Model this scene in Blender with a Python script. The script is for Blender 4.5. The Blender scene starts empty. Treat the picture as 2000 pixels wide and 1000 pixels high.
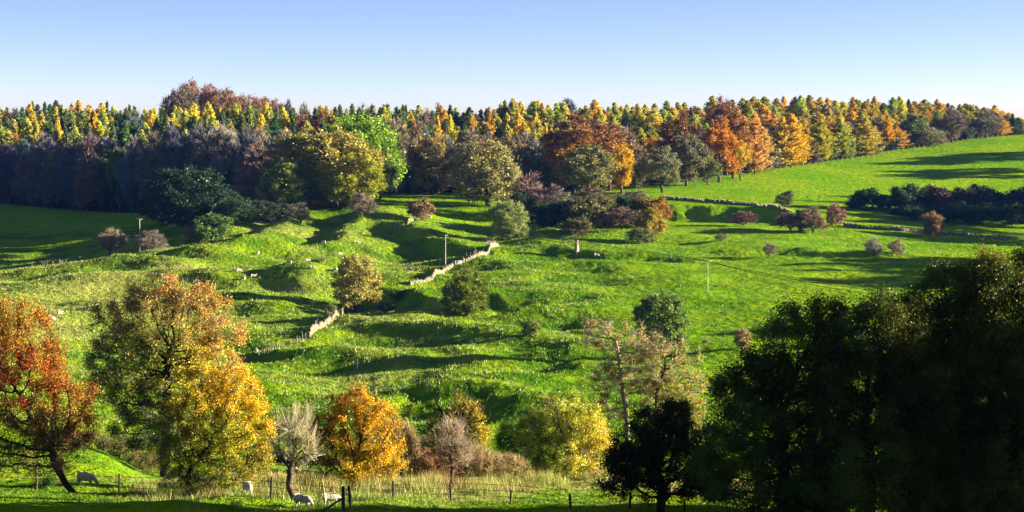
import bpy, math, random
import numpy as np
from mathutils import Vector, Matrix

random.seed(7); rng = np.random.default_rng(7)
SC = bpy.context.scene
COL = SC.collection
R = math.radians

# ------------------------------------------------------------------ camera
FPX = 3732.0
PITCH = math.atan(100 / FPX)
CZ = 0.0
cam = bpy.data.cameras.new('camera'); camo = bpy.data.objects.new('camera', cam); COL.objects.link(camo)
cam.sensor_width = 36; cam.lens = 36 / (2 * math.tan(R(15))); cam.clip_start = 1; cam.clip_end = 30000
camo.location = (0, 0, CZ); camo.rotation_euler = (math.pi / 2 - PITCH, 0, 0)
SC.camera = camo

# ------------------------------------------------------------------ light
SUN_AZ, SUN_EL = 87.0, 12.0
SC.view_settings.view_transform = 'Standard'; SC.view_settings.look = 'None'
SC.view_settings.gamma = 1.0; SC.view_settings.exposure = 2.7
w = bpy.data.worlds.new('World'); SC.world = w; w.use_nodes = True
nt = w.node_tree; nt.nodes.clear()
sky = nt.nodes.new('ShaderNodeTexSky'); sky.sky_type = 'NISHITA'; sky.sun_disc = False
sky.sun_elevation = R(SUN_EL); sky.sun_rotation = R(SUN_AZ); sky.air_density = 1.0; sky.dust_density = 1.0; sky.ozone_density = 3.0
bg = nt.nodes.new('ShaderNodeBackground'); bg.inputs['Strength'].default_value = 0.053
out = nt.nodes.new('ShaderNodeOutputWorld')
tcw = nt.nodes.new('ShaderNodeTexCoord'); sx = nt.nodes.new('ShaderNodeSeparateXYZ'); ma = nt.nodes.new('ShaderNodeMath'); ma.operation = 'MULTIPLY_ADD'; ma.inputs[1].default_value = 3.6; ma.inputs[2].default_value = -.13
mx = nt.nodes.new('ShaderNodeMath'); mx.operation = 'MAXIMUM'; mx.inputs[1].default_value = .035; cx = nt.nodes.new('ShaderNodeCombineXYZ')
nt.links.new(tcw.outputs['Generated'], sx.inputs[0]); nt.links.new(sx.outputs[2], ma.inputs[0]); nt.links.new(ma.outputs[0], mx.inputs[0])
nt.links.new(sx.outputs[0], cx.inputs[0]); nt.links.new(sx.outputs[1], cx.inputs[1]); nt.links.new(mx.outputs[0], cx.inputs[2]); nt.links.new(cx.outputs[0], sky.inputs[0])
tn = nt.nodes.new('ShaderNodeMix'); tn.data_type = 'RGBA'; tn.blend_type = 'MULTIPLY'; tn.inputs[0].default_value = 1; tn.inputs[7].default_value = (1.12, .91, 1.10, 1)
nt.links.new(sky.outputs[0], tn.inputs[6])
nt.links.new(tn.outputs[2], bg.inputs[0]); nt.links.new(bg.outputs[0], out.inputs[0])
sl = bpy.data.lights.new('sun', 'SUN'); sl.energy = 5.0; sl.angle = R(0.55); sl.color = (1.0, 0.88, 0.66)
so = bpy.data.objects.new('sun', sl); COL.objects.link(so)
S = Vector((math.cos(R(SUN_EL)) * math.sin(R(SUN_AZ)), math.cos(R(SUN_EL)) * math.cos(R(SUN_AZ)), math.sin(R(SUN_EL))))
so.rotation_euler = S.to_track_quat('Z', 'Y').to_euler(); so.location = (400, 0, 200)
SC.cycles.max_bounces = 6; SC.cycles.diffuse_bounces = 2; SC.cycles.transmission_bounces = 4; SC.cycles.glossy_bounces = 1
SC.cycles.use_denoising = True

# ------------------------------------------------------------------ noise
_g = np.random.default_rng(11)
_P = _g.permutation(512); _G = _g.random(512) * 2 * np.pi
def perlin(x, y, seed=0):
    x = np.asarray(x, float) + seed * 37.7; y = np.asarray(y, float) + seed * 91.3
    xi = np.floor(x).astype(int); yi = np.floor(y).astype(int); xf = x - xi; yf = y - yi
    def gr(ix, iy, dx, dy):
        a = _G[_P[(_P[ix & 511] + iy) & 511]]
        return np.cos(a) * dx + np.sin(a) * dy
    u = xf * xf * xf * (xf * (xf * 6 - 15) + 10); v = yf * yf * yf * (yf * (yf * 6 - 15) + 10)
    a = gr(xi, yi, xf, yf); b = gr(xi + 1, yi, xf - 1, yf); c = gr(xi, yi + 1, xf, yf - 1); d = gr(xi + 1, yi + 1, xf - 1, yf - 1)
    return ((a + u * (b - a)) * (1 - v) + (c + u * (d - c)) * v) * 1.5
def sstep(a, b, x):
    t = np.clip((np.asarray(x, float) - a) / (b - a), 0, 1); return t * t * (3 - 2 * t)

# ------------------------------------------------------------------ terrain profile: height by bearing and distance
TAB = {
 -1400: [(48,1050),(60,981),(64,980),(74,1025),(82,1030),(95,985),(130,880),(150,850),(220,900),(300,740),(400,640),(480,560),(600,480),(700,425),(800,370),(1000,300),(1300,290),(2500,350),(7000,385)],
 0:   [(48,1050),(60,981),(64,980),(74,1025),(82,1030),(90,990),(107,962),(125,915),(150,862),(175,905),(220,905),(300,722),(350,660),(400,612),(450,566),(480,536),(500,534),(525,540),(560,515),(600,480),(660,441),(700,426),(725,417),(800,370),(900,312),(1000,287),(1300,285),(2500,350),(7000,385)],
 180: [(48,1045),(60,976),(64,975),(74,1020),(82,1035),(90,992),(105,968),(120,925),(138,872),(165,910),(220,915),(300,745),(350,680),(400,620),(440,576),(470,528),(485,512),(510,514),(560,500),(620,455),(680,430),(720,416),(800,367),(900,311),(1000,286),(1300,285),(2500,350),(7000,385)],
 320: [(48,1047),(60,978),(64,977),(74,1022),(82,1035),(90,996),(105,972),(115,948),(135,935),(170,960),(220,920),(300,765),(350,690),(400,625),(440,570),(470,520),(483,500),(510,492),(560,468),(620,440),(680,418),(720,408),(800,362),(900,308),(1000,284),(1300,285),(2500,350),(7000,385)],
 500: [(48,1060),(60,991),(64,990),(74,1035),(82,1035),(90,1000),(105,965),(118,930),(135,905),(160,935),(215,915),(270,840),(300,775),(350,700),(400,622),(450,550),(480,502),(500,482),(530,450),(560,418),(600,404),(640,398),(700,384),(800,350),(900,302),(1000,282),(1300,285),(2500,350),(7000,385)],
 750: [(48,1110),(60,1041),(64,1040),(74,1085),(82,1035),(92,1000),(105,965),(118,940),(135,915),(160,940),(215,905),(270,838),(300,775),(345,700),(390,640),(420,602),(445,566),(490,510),(550,450),(600,408),(650,385),(700,373),(800,338),(900,297),(1000,281),(1300,285),(2500,350),(7000,385)],
 1000:[(48,1140),(60,1071),(64,1070),(74,1115),(82,1035),(92,1000),(105,965),(120,940),(140,930),(165,950),(215,905),(270,835),(300,770),(340,700),(390,630),(430,580),(470,532),(500,500),(530,478),(560,455),(600,422),(650,388),(700,373),(800,333),(900,292),(1000,277),(1300,282),(2500,350),(7000,385)],
 1250:[(48,1150),(60,1081),(64,1080),(74,1125),(82,1035),(92,1000),(105,965),(120,942),(140,935),(165,955),(215,890),(270,812),(300,755),(340,692),(390,620),(430,570),(470,525),(500,500),(530,475),(560,455),(600,425),(650,392),(705,360),(800,318),(900,282),(1000,267),(1300,275),(2500,350),(7000,385)],
 1500:[(48,1150),(60,1081),(64,1080),(74,1125),(82,1035),(92,1010),(105,975),(120,955),(140,945),(165,955),(215,890),(270,812),(300,750),(340,682),(390,612),(430,565),(470,525),(500,500),(550,462),(600,424),(650,394),(700,364),(755,330),(800,312),(900,282),(1000,265),(1300,275),(2500,350),(7000,385)],
 1750:[(48,1150),(60,1081),(64,1080),(74,1125),(82,1035),(92,1025),(105,995),(120,970),(140,950),(165,945),(215,890),(270,812),(300,755),(350,672),(400,606),(450,552),(500,503),(550,471),(600,440),(650,405),(700,371),(750,337),(800,308),(830,291),(900,270),(1000,260),(1300,272),(2500,350),(7000,385)],
 2000:[(48,1160),(60,1091),(64,1090),(74,1135),(82,1035),(92,1040),(105,1005),(120,980),(140,955),(165,945),(215,890),(300,755),(400,615),(450,557),(500,512),(560,473),(620,440),(680,396),(740,346),(800,301),(860,270),(900,261),(1000,256),(1100,262),(1300,275),(2500,350),(7000,385)],
 3400:[(48,1160),(60,1091),(64,1090),(74,1135),(82,1035),(100,1020),(140,955),(215,880),(300,740),(400,600),(500,500),(600,425),(700,360),(800,310),(900,285),(1000,275),(1300,285),(2500,350),(7000,385)],
}
PXG = np.arange(-1400, 3401, 10.0)
DG = np.concatenate([np.arange(46, 1200, 3.0), np.geomspace(1200, 7000, 60)])
_keys = sorted(TAB)
_colv = np.array([np.interp(DG, [a for a, b in TAB[k]], [b for a, b in TAB[k]]) for k in _keys])
def _cubic(xk, Y, xs):
    m = np.gradient(Y, axis=0) / np.gradient(np.array(xk, float))[:, None]
    o = np.zeros((len(xs), Y.shape[1])); xk = np.array(xk, float)
    for i, x in enumerate(xs):
        j = min(max(np.searchsorted(xk, x) - 1, 0), len(xk) - 2); h = xk[j + 1] - xk[j]; t = (x - xk[j]) / h
        o[i] = (2*t**3-3*t**2+1)*Y[j] + (t**3-2*t**2+t)*h*m[j] + (-2*t**3+3*t**2)*Y[j+1] + (t**3-t**2)*h*m[j+1]
    return o
_PY = _cubic(_keys, _colv, PXG)
_Z = CZ - (_PY - 400.0) / FPX * DG[None, :]
_n = 376
for _ in range(2):
    k = np.array([.07, .24, .38, .24, .07]); Zp = np.pad(_Z, ((0, 0), (2, 2)), 'edge')
    _Z = sum(k[i] * Zp[:, i:i + _Z.shape[1]] for i in range(5))
SCARPS = [ # px, D -> px, D, height, width, recovery: terrace edges
 (775,558,975,503,4.6,9,46),(735,450,868,424,3.2,7,30),(1295,624,1550,612,4.2,9,34),(330,500,640,520,3.0,9,30),(1010,512,1330,500,1.6,5,16),(1400,508,1800,508,1.8,5,16),
 (880,436,1080,420,2.4,6,24),(880,352,1140,345,2.4,8,26),(500,366,600,350,2.2,7,22),(560,640,720,625,2.6,9,26),(380,455,600,450,2.0,7,24),(840,305,1040,298,2.4,8,24),(700,388,900,380,1.4,5,18),(20,478,250,490,1.6,8,24),(650,512,745,596,6.0,11,44),(480,508,590,572,4.5,10,34),(560,455,690,500,2.6,8,26)]
HUMPS = [ (430,560,20,22,2.5), # px, D, half width x (m), half depth (m), height
 (800,432,9,8,2.2),(1010,500,8,6,1.1),(1130,492,7,4,.9),(560,352,9,8,-1.3),(545,350,6,6,.9),(640,352,8,7,.8),(870,342,10,6,.9),(950,335,12,8,1.0),
 (1000,430,9,7,1.3),(1060,420,7,6,-.8),(1180,560,14,9,1.2),(420,500,8,6,1.2),(350,480,10,7,1.2),
 (620,455,7,5,1.0),(720,470,9,5,1.0),(1420,530,14,7,1.8),(1500,500,14,5,1.2),(1650,505,16,5,1.3),(1380,455,8,5,.8),(1210,470,6,4,.7),(1270,455,7,4,.7),
 (700,400,8,6,.9),(760,395,9,6,.8),(980,395,9,6,.8),(860,300,10,8,1.2),(760,305,9,7,.9),(620,300,10,7,1.0),(1100,330,12,8,1.2),(1190,350,9,8,.9),
 (1560,470,10,5,1.0),(1700,460,12,5,1.0),(1800,480,10,5,1.0),(480,420,9,7,1.0),(430,440,8,6,1.0),(250,400,9,7,.8),(120,350,9,7,1.0),(200,340,9,6,1.0),
]
def H(X, Y):
    X = np.asarray(X, float); Y = np.asarray(Y, float)
    D = np.clip(Y, 50, 6990); px = np.clip(1000 + FPX * X / np.maximum(Y, 50), -1395, 3395)
    fi = (px - PXG[0]) / 10.0; i = np.clip(fi.astype(int), 0, len(PXG) - 2); fi = fi - i
    j = np.clip(np.searchsorted(DG, D, side='right') - 1, 0, len(DG) - 2); fj = (D - DG[j]) / (DG[j + 1] - DG[j])
    z = (_Z[i, j]*(1-fi) + _Z[i+1, j]*fi)*(1-fj) + (_Z[i, j+1]*(1-fi) + _Z[i+1, j+1]*fi)*fj
    z80 = z
    z = np.where(Y < 52, z80 * sstep(-20, 52, Y) - 2.0 * (1 - sstep(-20, 52, Y)), z)
    mid = sstep(225, 270, D) * (1 - sstep(570, 640, D))
    rough = mid * (1 - .55 * sstep(1050, 1250, px)) * (0.45 + 0.55 * sstep(-200, 250, px))
    z = z + rough * (2.1 * perlin(X / 26, Y / 19, 1) + 0.5 * perlin(X / 10, Y / 8, 2) + .13 * perlin(X / 3, Y / 2.8, 3)) + sstep(225, 270, D) * (1 - sstep(900, 960, D)) * .10 * perlin(X / 1.7, Y / 1.7, 5)
    z = z + mid * 0.6 * perlin(X / 30, Y / 30, 4) * (1 - rough)
    near = 1 - sstep(190, 240, D)
    z = z + near * (.22 * perlin(X / 4, Y / 4, 6) + .07 * perlin(X / 1.1, Y / 1.1, 7)) * sstep(45, 60, Y)
    for (x1, d1, x2, d2, hh, ww, rec) in SCARPS:
        ax, ay, bx, by = (x1 - 1000) / FPX * d1, d1, (x2 - 1000) / FPX * d2, d2; ux, uy = bx - ax, by - ay; L = math.hypot(ux, uy); ux /= L; uy /= L
        nx, ny = uy, -ux
        if (nx > 0 if abs(nx) > .8 else ny > 0): nx, ny = -nx, -ny
        al = (X - ax) * ux + (Y - ay) * uy; sd = (X - ax) * nx + (Y - ay) * ny + 2.0 * perlin(X / 9, Y / 9, 41)
        m = sstep(-.15 * L, .12 * L, al) * (1 - sstep(.88 * L, 1.15 * L, al))
        z = z + m * hh * (.4 * sstep(-22, 0, sd) * (1 - sstep(0, ww, sd)) - .6 * sstep(0, ww, sd) * (1 - sstep(ww + 8, ww + rec, sd)))
    for (hp, hd, wx, wy, hh) in HUMPS:
        hx = (hp - 1000) / FPX * hd
        z = z + .75 * hh * np.exp(-((X - hx) / wx) ** 2 - ((Y - hd) / wy) ** 2)
    return z
def h1(x, y): return float(H(np.array([x]), np.array([y]))[0])
def ray(px, py):
    a = (px - 1000) / FPX; b = -(py - 500) / FPX
    return Vector((a, math.cos(PITCH) + b * math.sin(PITCH), -math.sin(PITCH) + b * math.cos(PITCH)))
def unp(px, py, D):
    r = ray(px, py); return Vector((r.x / r.y * D, D, CZ + r.z / r.y * D))
_marchD = np.concatenate([np.arange(84, 230, .25), np.arange(230, 1000, .5)])
def hit(px, py, dmin=84, dmax=1000):
    """where the sight line through a picture point meets the ground"""
    r = ray(px, py); D = _marchD[(_marchD >= dmin) & (_marchD <= dmax)]
    x = r.x / r.y * D; z = CZ + r.z / r.y * D; g = H(x, D)
    k = np.argmax(g >= z) if (g >= z).any() else int(np.argmin(z - g))
    return Vector((x[k], D[k], g[k]))
def at(px, D):
    x = (px - 1000) / FPX * D; return Vector((x, D, h1(x, D)))

# ------------------------------------------------------------------ object helpers
def tag(o, label=None, cat=None, group=None, kind=None):
    if label: o['label'] = label
    if cat: o['category'] = cat
    if group: o['group'] = group
    if kind: o['kind'] = kind
    return o
def empty(name, loc=(0, 0, 0), rz=0.0):
    o = bpy.data.objects.new(name, None); COL.objects.link(o); o.location = loc; o.rotation_euler = (0, 0, rz); o.empty_display_size = .3
    return o
def mesh_np(name, V, quads=None, tris=None, col=None, smooth=False):
    me = bpy.data.meshes.new(name); V = np.asarray(V, np.float32)
    quads = np.zeros((0, 4), np.int32) if quads is None else np.asarray(quads, np.int32)
    tris = np.zeros((0, 3), np.int32) if tris is None else np.asarray(tris, np.int32)
    nq, ntr = len(quads), len(tris)
    me.vertices.add(len(V)); me.vertices.foreach_set('co', V.ravel())
    me.loops.add(nq * 4 + ntr * 3); me.loops.foreach_set('vertex_index', np.concatenate([quads.ravel(), tris.ravel()]).astype(np.int32))
    me.polygons.add(nq + ntr)
    st = np.concatenate([np.arange(nq) * 4, nq * 4 + np.arange(ntr) * 3]).astype(np.int32)
    me.polygons.foreach_set('loop_start', st)
    if smooth: me.polygons.foreach_set('use_smooth', np.ones(nq + ntr, bool))
    me.update(calc_edges=True)
    if col is not None:
        a = me.color_attributes.new('tint', 'FLOAT_COLOR', 'POINT')
        c = np.ones((len(V), 4), np.float32); c[:, :3] = col; a.data.foreach_set('color', c.ravel())
    return me
def obj(name, me, mat=None, parent=None):
    o = bpy.data.objects.new(name, me); COL.objects.link(o)
    if mat and not me.materials: me.materials.append(mat)
    if parent: o.parent = parent
    return o
def tubes(P, Q, rp, rq, n=5):
    """separate tapered prisms between points P and Q"""
    P = np.asarray(P, float).reshape(-1, 3); Q = np.asarray(Q, float).reshape(-1, 3); rp = np.broadcast_to(rp, len(P)); rq = np.broadcast_to(rq, len(P))
    d = Q - P; L = np.linalg.norm(d, axis=1, keepdims=True) + 1e-9; d = d / L
    ref = np.where(np.abs(d[:, 2:3]) < .9, [[0, 0, 1.]], [[1., 0, 0]]); a = np.cross(d, ref); a /= np.linalg.norm(a, axis=1, keepdims=True) + 1e-9; b = np.cross(d, a)
    th = np.arange(n) * 2 * np.pi / n; c, s = np.cos(th), np.sin(th)
    ring = a[:, None, :] * c[None, :, None] + b[:, None, :] * s[None, :, None]
    V = np.concatenate([P[:, None, :] + ring * rp[:, None, None], Q[:, None, :] + ring * rq[:, None, None]], axis=1).reshape(-1, 3)
    base = np.arange(len(P))[:, None] * 2 * n; k = np.arange(n); k2 = (k + 1) % n
    F = np.stack([base + k, base + k2, base + n + k2, base + n + k], axis=-1).reshape(-1, 4)
    return V, F
def boxes(C, size, rot=None):
    """closed boxes at centres C with sizes (n,3), rotated about z by rot"""
    C = np.asarray(C, float).reshape(-1, 3); size = np.broadcast_to(size, C.shape) / 2; rot = np.zeros(len(C)) if rot is None else np.broadcast_to(rot, len(C))
    u = np.array([[-1,-1,-1],[1,-1,-1],[1,1,-1],[-1,1,-1],[-1,-1,1],[1,-1,1],[1,1,1],[-1,1,1]], float)
    v = u[None] * size[:, None, :]; c, s = np.cos(rot)[:, None], np.sin(rot)[:, None]
    V = np.stack([v[..., 0]*c - v[..., 1]*s, v[..., 0]*s + v[..., 1]*c, v[..., 2]], -1) + C[:, None, :]
    f = np.array([[0,3,2,1],[4,5,6,7],[0,1,5,4],[1,2,6,5],[2,3,7,6],[3,0,4,7]])
    F = (np.arange(len(C))[:, None, None] * 8 + f[None]).reshape(-1, 4)
    return V.reshape(-1, 3), F
def cat_mesh(parts):
    V, F, n = [], [], 0
    for v, f in parts: V.append(v); F.append(np.asarray(f) + n); n += len(v)
    return np.concatenate(V), np.concatenate(F)

# ------------------------------------------------------------------ materials
def new_mat(name):
    m = bpy.data.materials.new(name); m.use_nodes = True; m.node_tree.nodes.clear(); return m, m.node_tree
def leaf_mat(name, trans=0.38, gloss=0.06, alb=.68):
    m, t = new_mat(name); N = t.nodes.new; L = t.links.new
    oi = N('ShaderNodeObjectInfo'); at_ = N('ShaderNodeAttribute'); at_.attribute_name = 'tint'
    mul = N('ShaderNodeMix'); mul.data_type = 'RGBA'; mul.blend_type = 'MULTIPLY'; mul.inputs[0].default_value = 1
    L(oi.outputs['Color'], mul.inputs[6]); L(at_.outputs['Color'], mul.inputs[7])
    d = N('ShaderNodeBsdfDiffuse'); tr = N('ShaderNodeBsdfTranslucent'); g = N('ShaderNodeBsdfGlossy'); g.inputs['Roughness'].default_value = .45
    g.inputs['Color'].default_value = (.8, .8, .8, 1)
    m1 = N('ShaderNodeMixShader'); m1.inputs[0].default_value = trans; m2 = N('ShaderNodeMixShader'); m2.inputs[0].default_value = gloss
    o = N('ShaderNodeOutputMaterial')
    sc = N('ShaderNodeMix'); sc.data_type = 'RGBA'; sc.blend_type = 'MULTIPLY'; sc.inputs[0].default_value = 1; sc.inputs[7].default_value = (alb, alb, alb, 1); L(mul.outputs[2], sc.inputs[6])
    L(sc.outputs[2], d.inputs[0]); L(sc.outputs[2], tr.inputs[0]); L(d.outputs[0], m1.inputs[1]); L(tr.outputs[0], m1.inputs[2])
    L(m1.outputs[0], m2.inputs[1]); L(g.outputs[0], m2.inputs[2]); L(m2.outputs[0], o.inputs[0])
    return m
def bark_mat(name, c1, c2, scale=6):
    m, t = new_mat(name); N = t.nodes.new; L = t.links.new
    tc = N('ShaderNodeTexCoord'); mp = N('ShaderNodeMapping'); mp.inputs['Scale'].default_value = (1, 1, .25)
    n = N('ShaderNodeTexNoise'); n.inputs['Scale'].default_value = scale; n.inputs['Detail'].default_value = 6
    r = N('ShaderNodeValToRGB'); r.color_ramp.elements[0].position = .35; r.color_ramp.elements[1].position = .68
    r.color_ramp.elements[0].color = (*c1, 1); r.color_ramp.elements[1].color = (*c2, 1)
    b = N('ShaderNodeBump'); b.inputs['Strength'].default_value = .6; b.inputs['Distance'].default_value = .05
    d = N('ShaderNodeBsdfDiffuse'); o = N('ShaderNodeOutputMaterial')
    L(tc.outputs['Object'], mp.inputs[0]); L(mp.outputs[0], n.inputs[0]); L(n.outputs[0], r.inputs[0]); L(r.outputs[0], d.inputs[0]); L(n.outputs[0], b.inputs['Height'])
    L(b.outputs[0], d.inputs['Normal']); L(d.outputs[0], o.inputs[0]); return m
M_LEAF = leaf_mat('autumn_leaves', .24, .015); M_DARK = leaf_mat('dark_leaves', .3, .015, .5); M_TWIG = leaf_mat('twigs', 0.0, 0.02)
M_BARK = bark_mat('brown_bark', (.035, .026, .018), (.12, .09, .06)); M_PALE = bark_mat('pale_bark', (.10, .08, .06), (.30, .25, .18))
M_BLACK = bark_mat('near_black_bark', (.012, .010, .008), (.05, .04, .03))  # near-black bark for the nearest trunks and dead limbs
M_POST = bark_mat('weathered_post', (.14, .12, .09), (.36, .32, .25), 10); M_POSTD = bark_mat('dark_post', (.02, .017, .014), (.09, .075, .06), 10)
M_POLE = bark_mat('silvered_pole', (.22, .21, .18), (.40, .37, .31), 8)
M_STUMP = bark_mat('stripped_wood', (.15, .12, .08), (.48, .40, .28), 3)
M_METAL = bark_mat('galvanised_steel', (.3, .31, .31), (.5, .5, .5), 12)
M_WIRE = bark_mat('wire_metal', (.03, .03, .03), (.06, .06, .06), 3)
M_STONE = bark_mat('limestone', (.10, .09, .06), (.29, .25, .17), 3)
M_WOOL = bark_mat('wool', (.24, .205, .15), (.46, .42, .34), 9)
M_FACE = bark_mat('sheep_face', (.3, .27, .22), (.42, .38, .33), 9)
M_CERAM = bark_mat('ceramic', (.2, .12, .08), (.3, .18, .12), 9)

def ground_mat():
    m, t = new_mat('pasture'); N = t.nodes.new; L = t.links.new
    g = N('ShaderNodeNewGeometry'); at_ = N('ShaderNodeAttribute'); at_.attribute_name = 'dry'
    def noise(s, det=4, sx=1.0):
        mp = N('ShaderNodeMapping'); mp.inputs['Scale'].default_value = (s * sx, s, s); n = N('ShaderNodeTexNoise'); n.inputs['Scale'].default_value = 1; n.inputs['Detail'].default_value = det
        L(g.outputs['Position'], mp.inputs[0]); L(mp.outputs[0], n.inputs[0]); return n.outputs[0]
    def math_(op, a, b):
        k = N('ShaderNodeMath'); k.operation = op
        for i, v in ((0, a), (1, b)):
            if isinstance(v, (int, float)): k.inputs[i].default_value = v
            else: L(v, k.inputs[i])
        return k.outputs[0]
    def mix(f, a, b):
        k = N('ShaderNodeMix'); k.data_type = 'RGBA'
        if isinstance(f, float): k.inputs[0].default_value = f
        else: L(f, k.inputs[0])
        for i, v in ((6, a), (7, b)):
            if isinstance(v, tuple): k.inputs[i].default_value = (*v, 1)
            else: L(v, k.inputs[i])
        return k.outputs[2]
    def ramp(v, a, b):
        k = N('ShaderNodeMapRange'); k.interpolation_type = 'SMOOTHSTEP'; L(v, k.inputs[0]); k.inputs[1].default_value = a; k.inputs[2].default_value = b; return k.outputs[0]
    n1 = noise(.9, 5); n2 = noise(.12, 4); n3 = noise(3.2, 3); n4 = noise(.035, 3)
    sep = N('ShaderNodeSeparateColor'); L(at_.outputs['Color'], sep.inputs[0])
    dry, lush, wood = sep.outputs[0], sep.outputs[1], sep.outputs[2]
    base = mix(ramp(n2, .35, .65), (.05, .125, .003), (.155, .232, .004))
    base = mix(ramp(n3, .5, .8), base, (.015, .06, .006))
    lushc = mix(ramp(n4, .35, .65), (.13, .265, .003), (.22, .31, .004))
    lushc = mix(ramp(noise(.5, 6), .42, .62), mix(.55, lushc, (.035, .12, .004)), lushc)
    base = mix(math_('MULTIPLY', lush, .85), base, lushc)
    straw = mix(ramp(n3, .3, .7), (.30, .28, .07), (.17, .20, .03))
    f = ramp(math_('ADD', math_('MULTIPLY', n1, .55), math_('MULTIPLY', dry, .8)), .52, .85)
    base = mix(f, base, straw)
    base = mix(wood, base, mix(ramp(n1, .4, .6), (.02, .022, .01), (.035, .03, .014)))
    b1 = N('ShaderNodeBump'); b1.inputs['Distance'].default_value = .9; L(n1, b1.inputs['Height'])
    L(math_('MULTIPLY', math_('SUBTRACT', 1.0, math_('MULTIPLY', lush, .3)), 1.0), b1.inputs['Strength'])
    b2 = N('ShaderNodeBump'); b2.inputs['Distance'].default_value = .35; b2.inputs['Strength'].default_value = .9; L(n3, b2.inputs['Height']); L(b1.outputs[0], b2.inputs['Normal'])
    d = N('ShaderNodeBsdfDiffuse'); L(base, d.inputs[0]); L(b2.outputs[0], d.inputs['Normal'])
    sh = N('ShaderNodeBsdfSheen') if hasattr(bpy.types, 'ShaderNodeBsdfSheen') else None
    o = N('ShaderNodeOutputMaterial'); L(d.outputs[0], o.inputs[0])
    return m
M_GROUND = ground_mat()

# ------------------------------------------------------------------ the ground: one sheet
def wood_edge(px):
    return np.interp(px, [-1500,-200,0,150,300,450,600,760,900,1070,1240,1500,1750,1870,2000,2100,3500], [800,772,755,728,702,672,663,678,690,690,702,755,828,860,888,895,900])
def build_ground():
    s = np.concatenate([np.linspace(-900, -280, 24), np.linspace(-268, 268, 860), np.linspace(280, 900, 24)]) / 1000.0 # X/(Y+0)
    D = np.concatenate([np.linspace(2, 50, 16), np.arange(51, 235, .35), np.arange(235, 660, .62), np.arange(660, 920, 1.5), np.arange(925, 1300, 8), np.geomspace(1310, 6900, 20)])
    Sx, Dy = np.meshgrid(s, D, indexing='ij'); X = Sx * Dy + np.sign(Sx) * np.clip(50 - Dy, 0, 50) * np.abs(Sx); Y = Dy
    Z = H(X, Y)
    px = 1000 + FPX * X / np.maximum(Y, 80)
    V = np.stack([X, Y, Z], -1).reshape(-1, 3)
    ns, nd = len(s), len(D); i = np.arange(ns - 1)[:, None] * nd; j = np.arange(nd - 1)[None]
    F = np.stack([i + j, i + nd + j, i + nd + j + 1, i + j + 1], -1).reshape(-1, 4)
    # dry straw grass
    dry = .34 * sstep(1150, 700, px) * sstep(240, 300, Y) * (1 - sstep(560, 620, Y)) + .28 * perlin(X / 25, Y / 25, 9) * (1 - sstep(600, 640, Y))
    dry += .25 * sstep(500, 250, px) * sstep(330, 380, Y) * (1 - sstep(465, 490, Y))
    dry += .55 * np.exp(-((Y - 112 - 10 * sstep(900, 1100, px)) / 14) ** 2) * sstep(190, 420, px) + .1 * (1 - sstep(150, 200, Y))
    dry -= .5 * (1 - sstep(74, 84, Y))
    dry -= .5 * sstep(615, 650, Y)
    lush = np.maximum(sstep(620, 655, Y), sstep(1080, 1300, px) * sstep(265, 300, Y) * .8)
    lush = np.maximum(lush, .9 * np.exp(-((Y - 575) / 28) ** 2) * sstep(740, 800, px))
    lush = np.maximum(lush, np.exp(-((px - 220) / 110) ** 2 - ((Y - 125) / 16) ** 2))
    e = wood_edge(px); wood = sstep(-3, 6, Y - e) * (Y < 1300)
    me = mesh_np('ground', V, quads=F, smooth=True)
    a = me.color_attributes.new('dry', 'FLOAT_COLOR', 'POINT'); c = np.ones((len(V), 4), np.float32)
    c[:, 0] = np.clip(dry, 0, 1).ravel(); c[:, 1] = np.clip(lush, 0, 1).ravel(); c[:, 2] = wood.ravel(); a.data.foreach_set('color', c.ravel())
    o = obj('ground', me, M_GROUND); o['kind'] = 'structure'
build_ground()

# ------------------------------------------------------------------ tree growing
def in_lobes(lobes, n, rs, shell=.35):
    """random points inside a union of ellipsoids (cx,cy,cz,rx,ry,rz), more of them near the skin"""
    lob = np.array(lobes, float); vol = lob[:, 3] * lob[:, 4] * lob[:, 5]; k = rs.choice(len(lob), n, p=vol / vol.sum())
    d = rs.normal(size=(n, 3)); d /= np.linalg.norm(d, axis=1, keepdims=True)
    r = rs.random(n) ** shell; return lob[k, :3] + d * r[:, None] * lob[k, 3:]
def colonize(att, base_chain, step, kill, rs, maxit=70, up=.0):
    nodes = [np.array(p, float) for p in base_chain]; par = [-1] + list(range(len(nodes) - 1))
    P = np.array(nodes); parent = list(par)
    alive = np.ones(len(att), bool); bd = np.full(len(att), 1e9); bi = np.zeros(len(att), int); start = 0
    for it in range(maxit):
        new = P[start:]
        d = np.linalg.norm(att[:, None, :] - new[None], axis=2); k = d.argmin(1); dm = d[np.arange(len(att)), k]
        u = dm < bd; bd[u] = dm[u]; bi[u] = k[u] + start
        alive &= bd > kill
        if not alive.any(): break
        ids = np.where(alive)[0]; v = att[ids] - P[bi[ids]]; v /= np.linalg.norm(v, axis=1, keepdims=True) + 1e-9
        acc = np.zeros((len(P), 3)); np.add.at(acc, bi[ids], v); use = np.unique(bi[ids]); a = acc[use]; ln = np.linalg.norm(a, axis=1, keepdims=True)
        a = a / (ln + 1e-9) + rs.normal(size=a.shape) * .22; a[:, 2] += up; a /= np.linalg.norm(a, axis=1, keepdims=True)
        start = len(P); P = np.concatenate([P, P[use] + a * step]); parent += list(use)
        if len(P) > 6000: break
    return P, np.array(parent)
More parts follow.
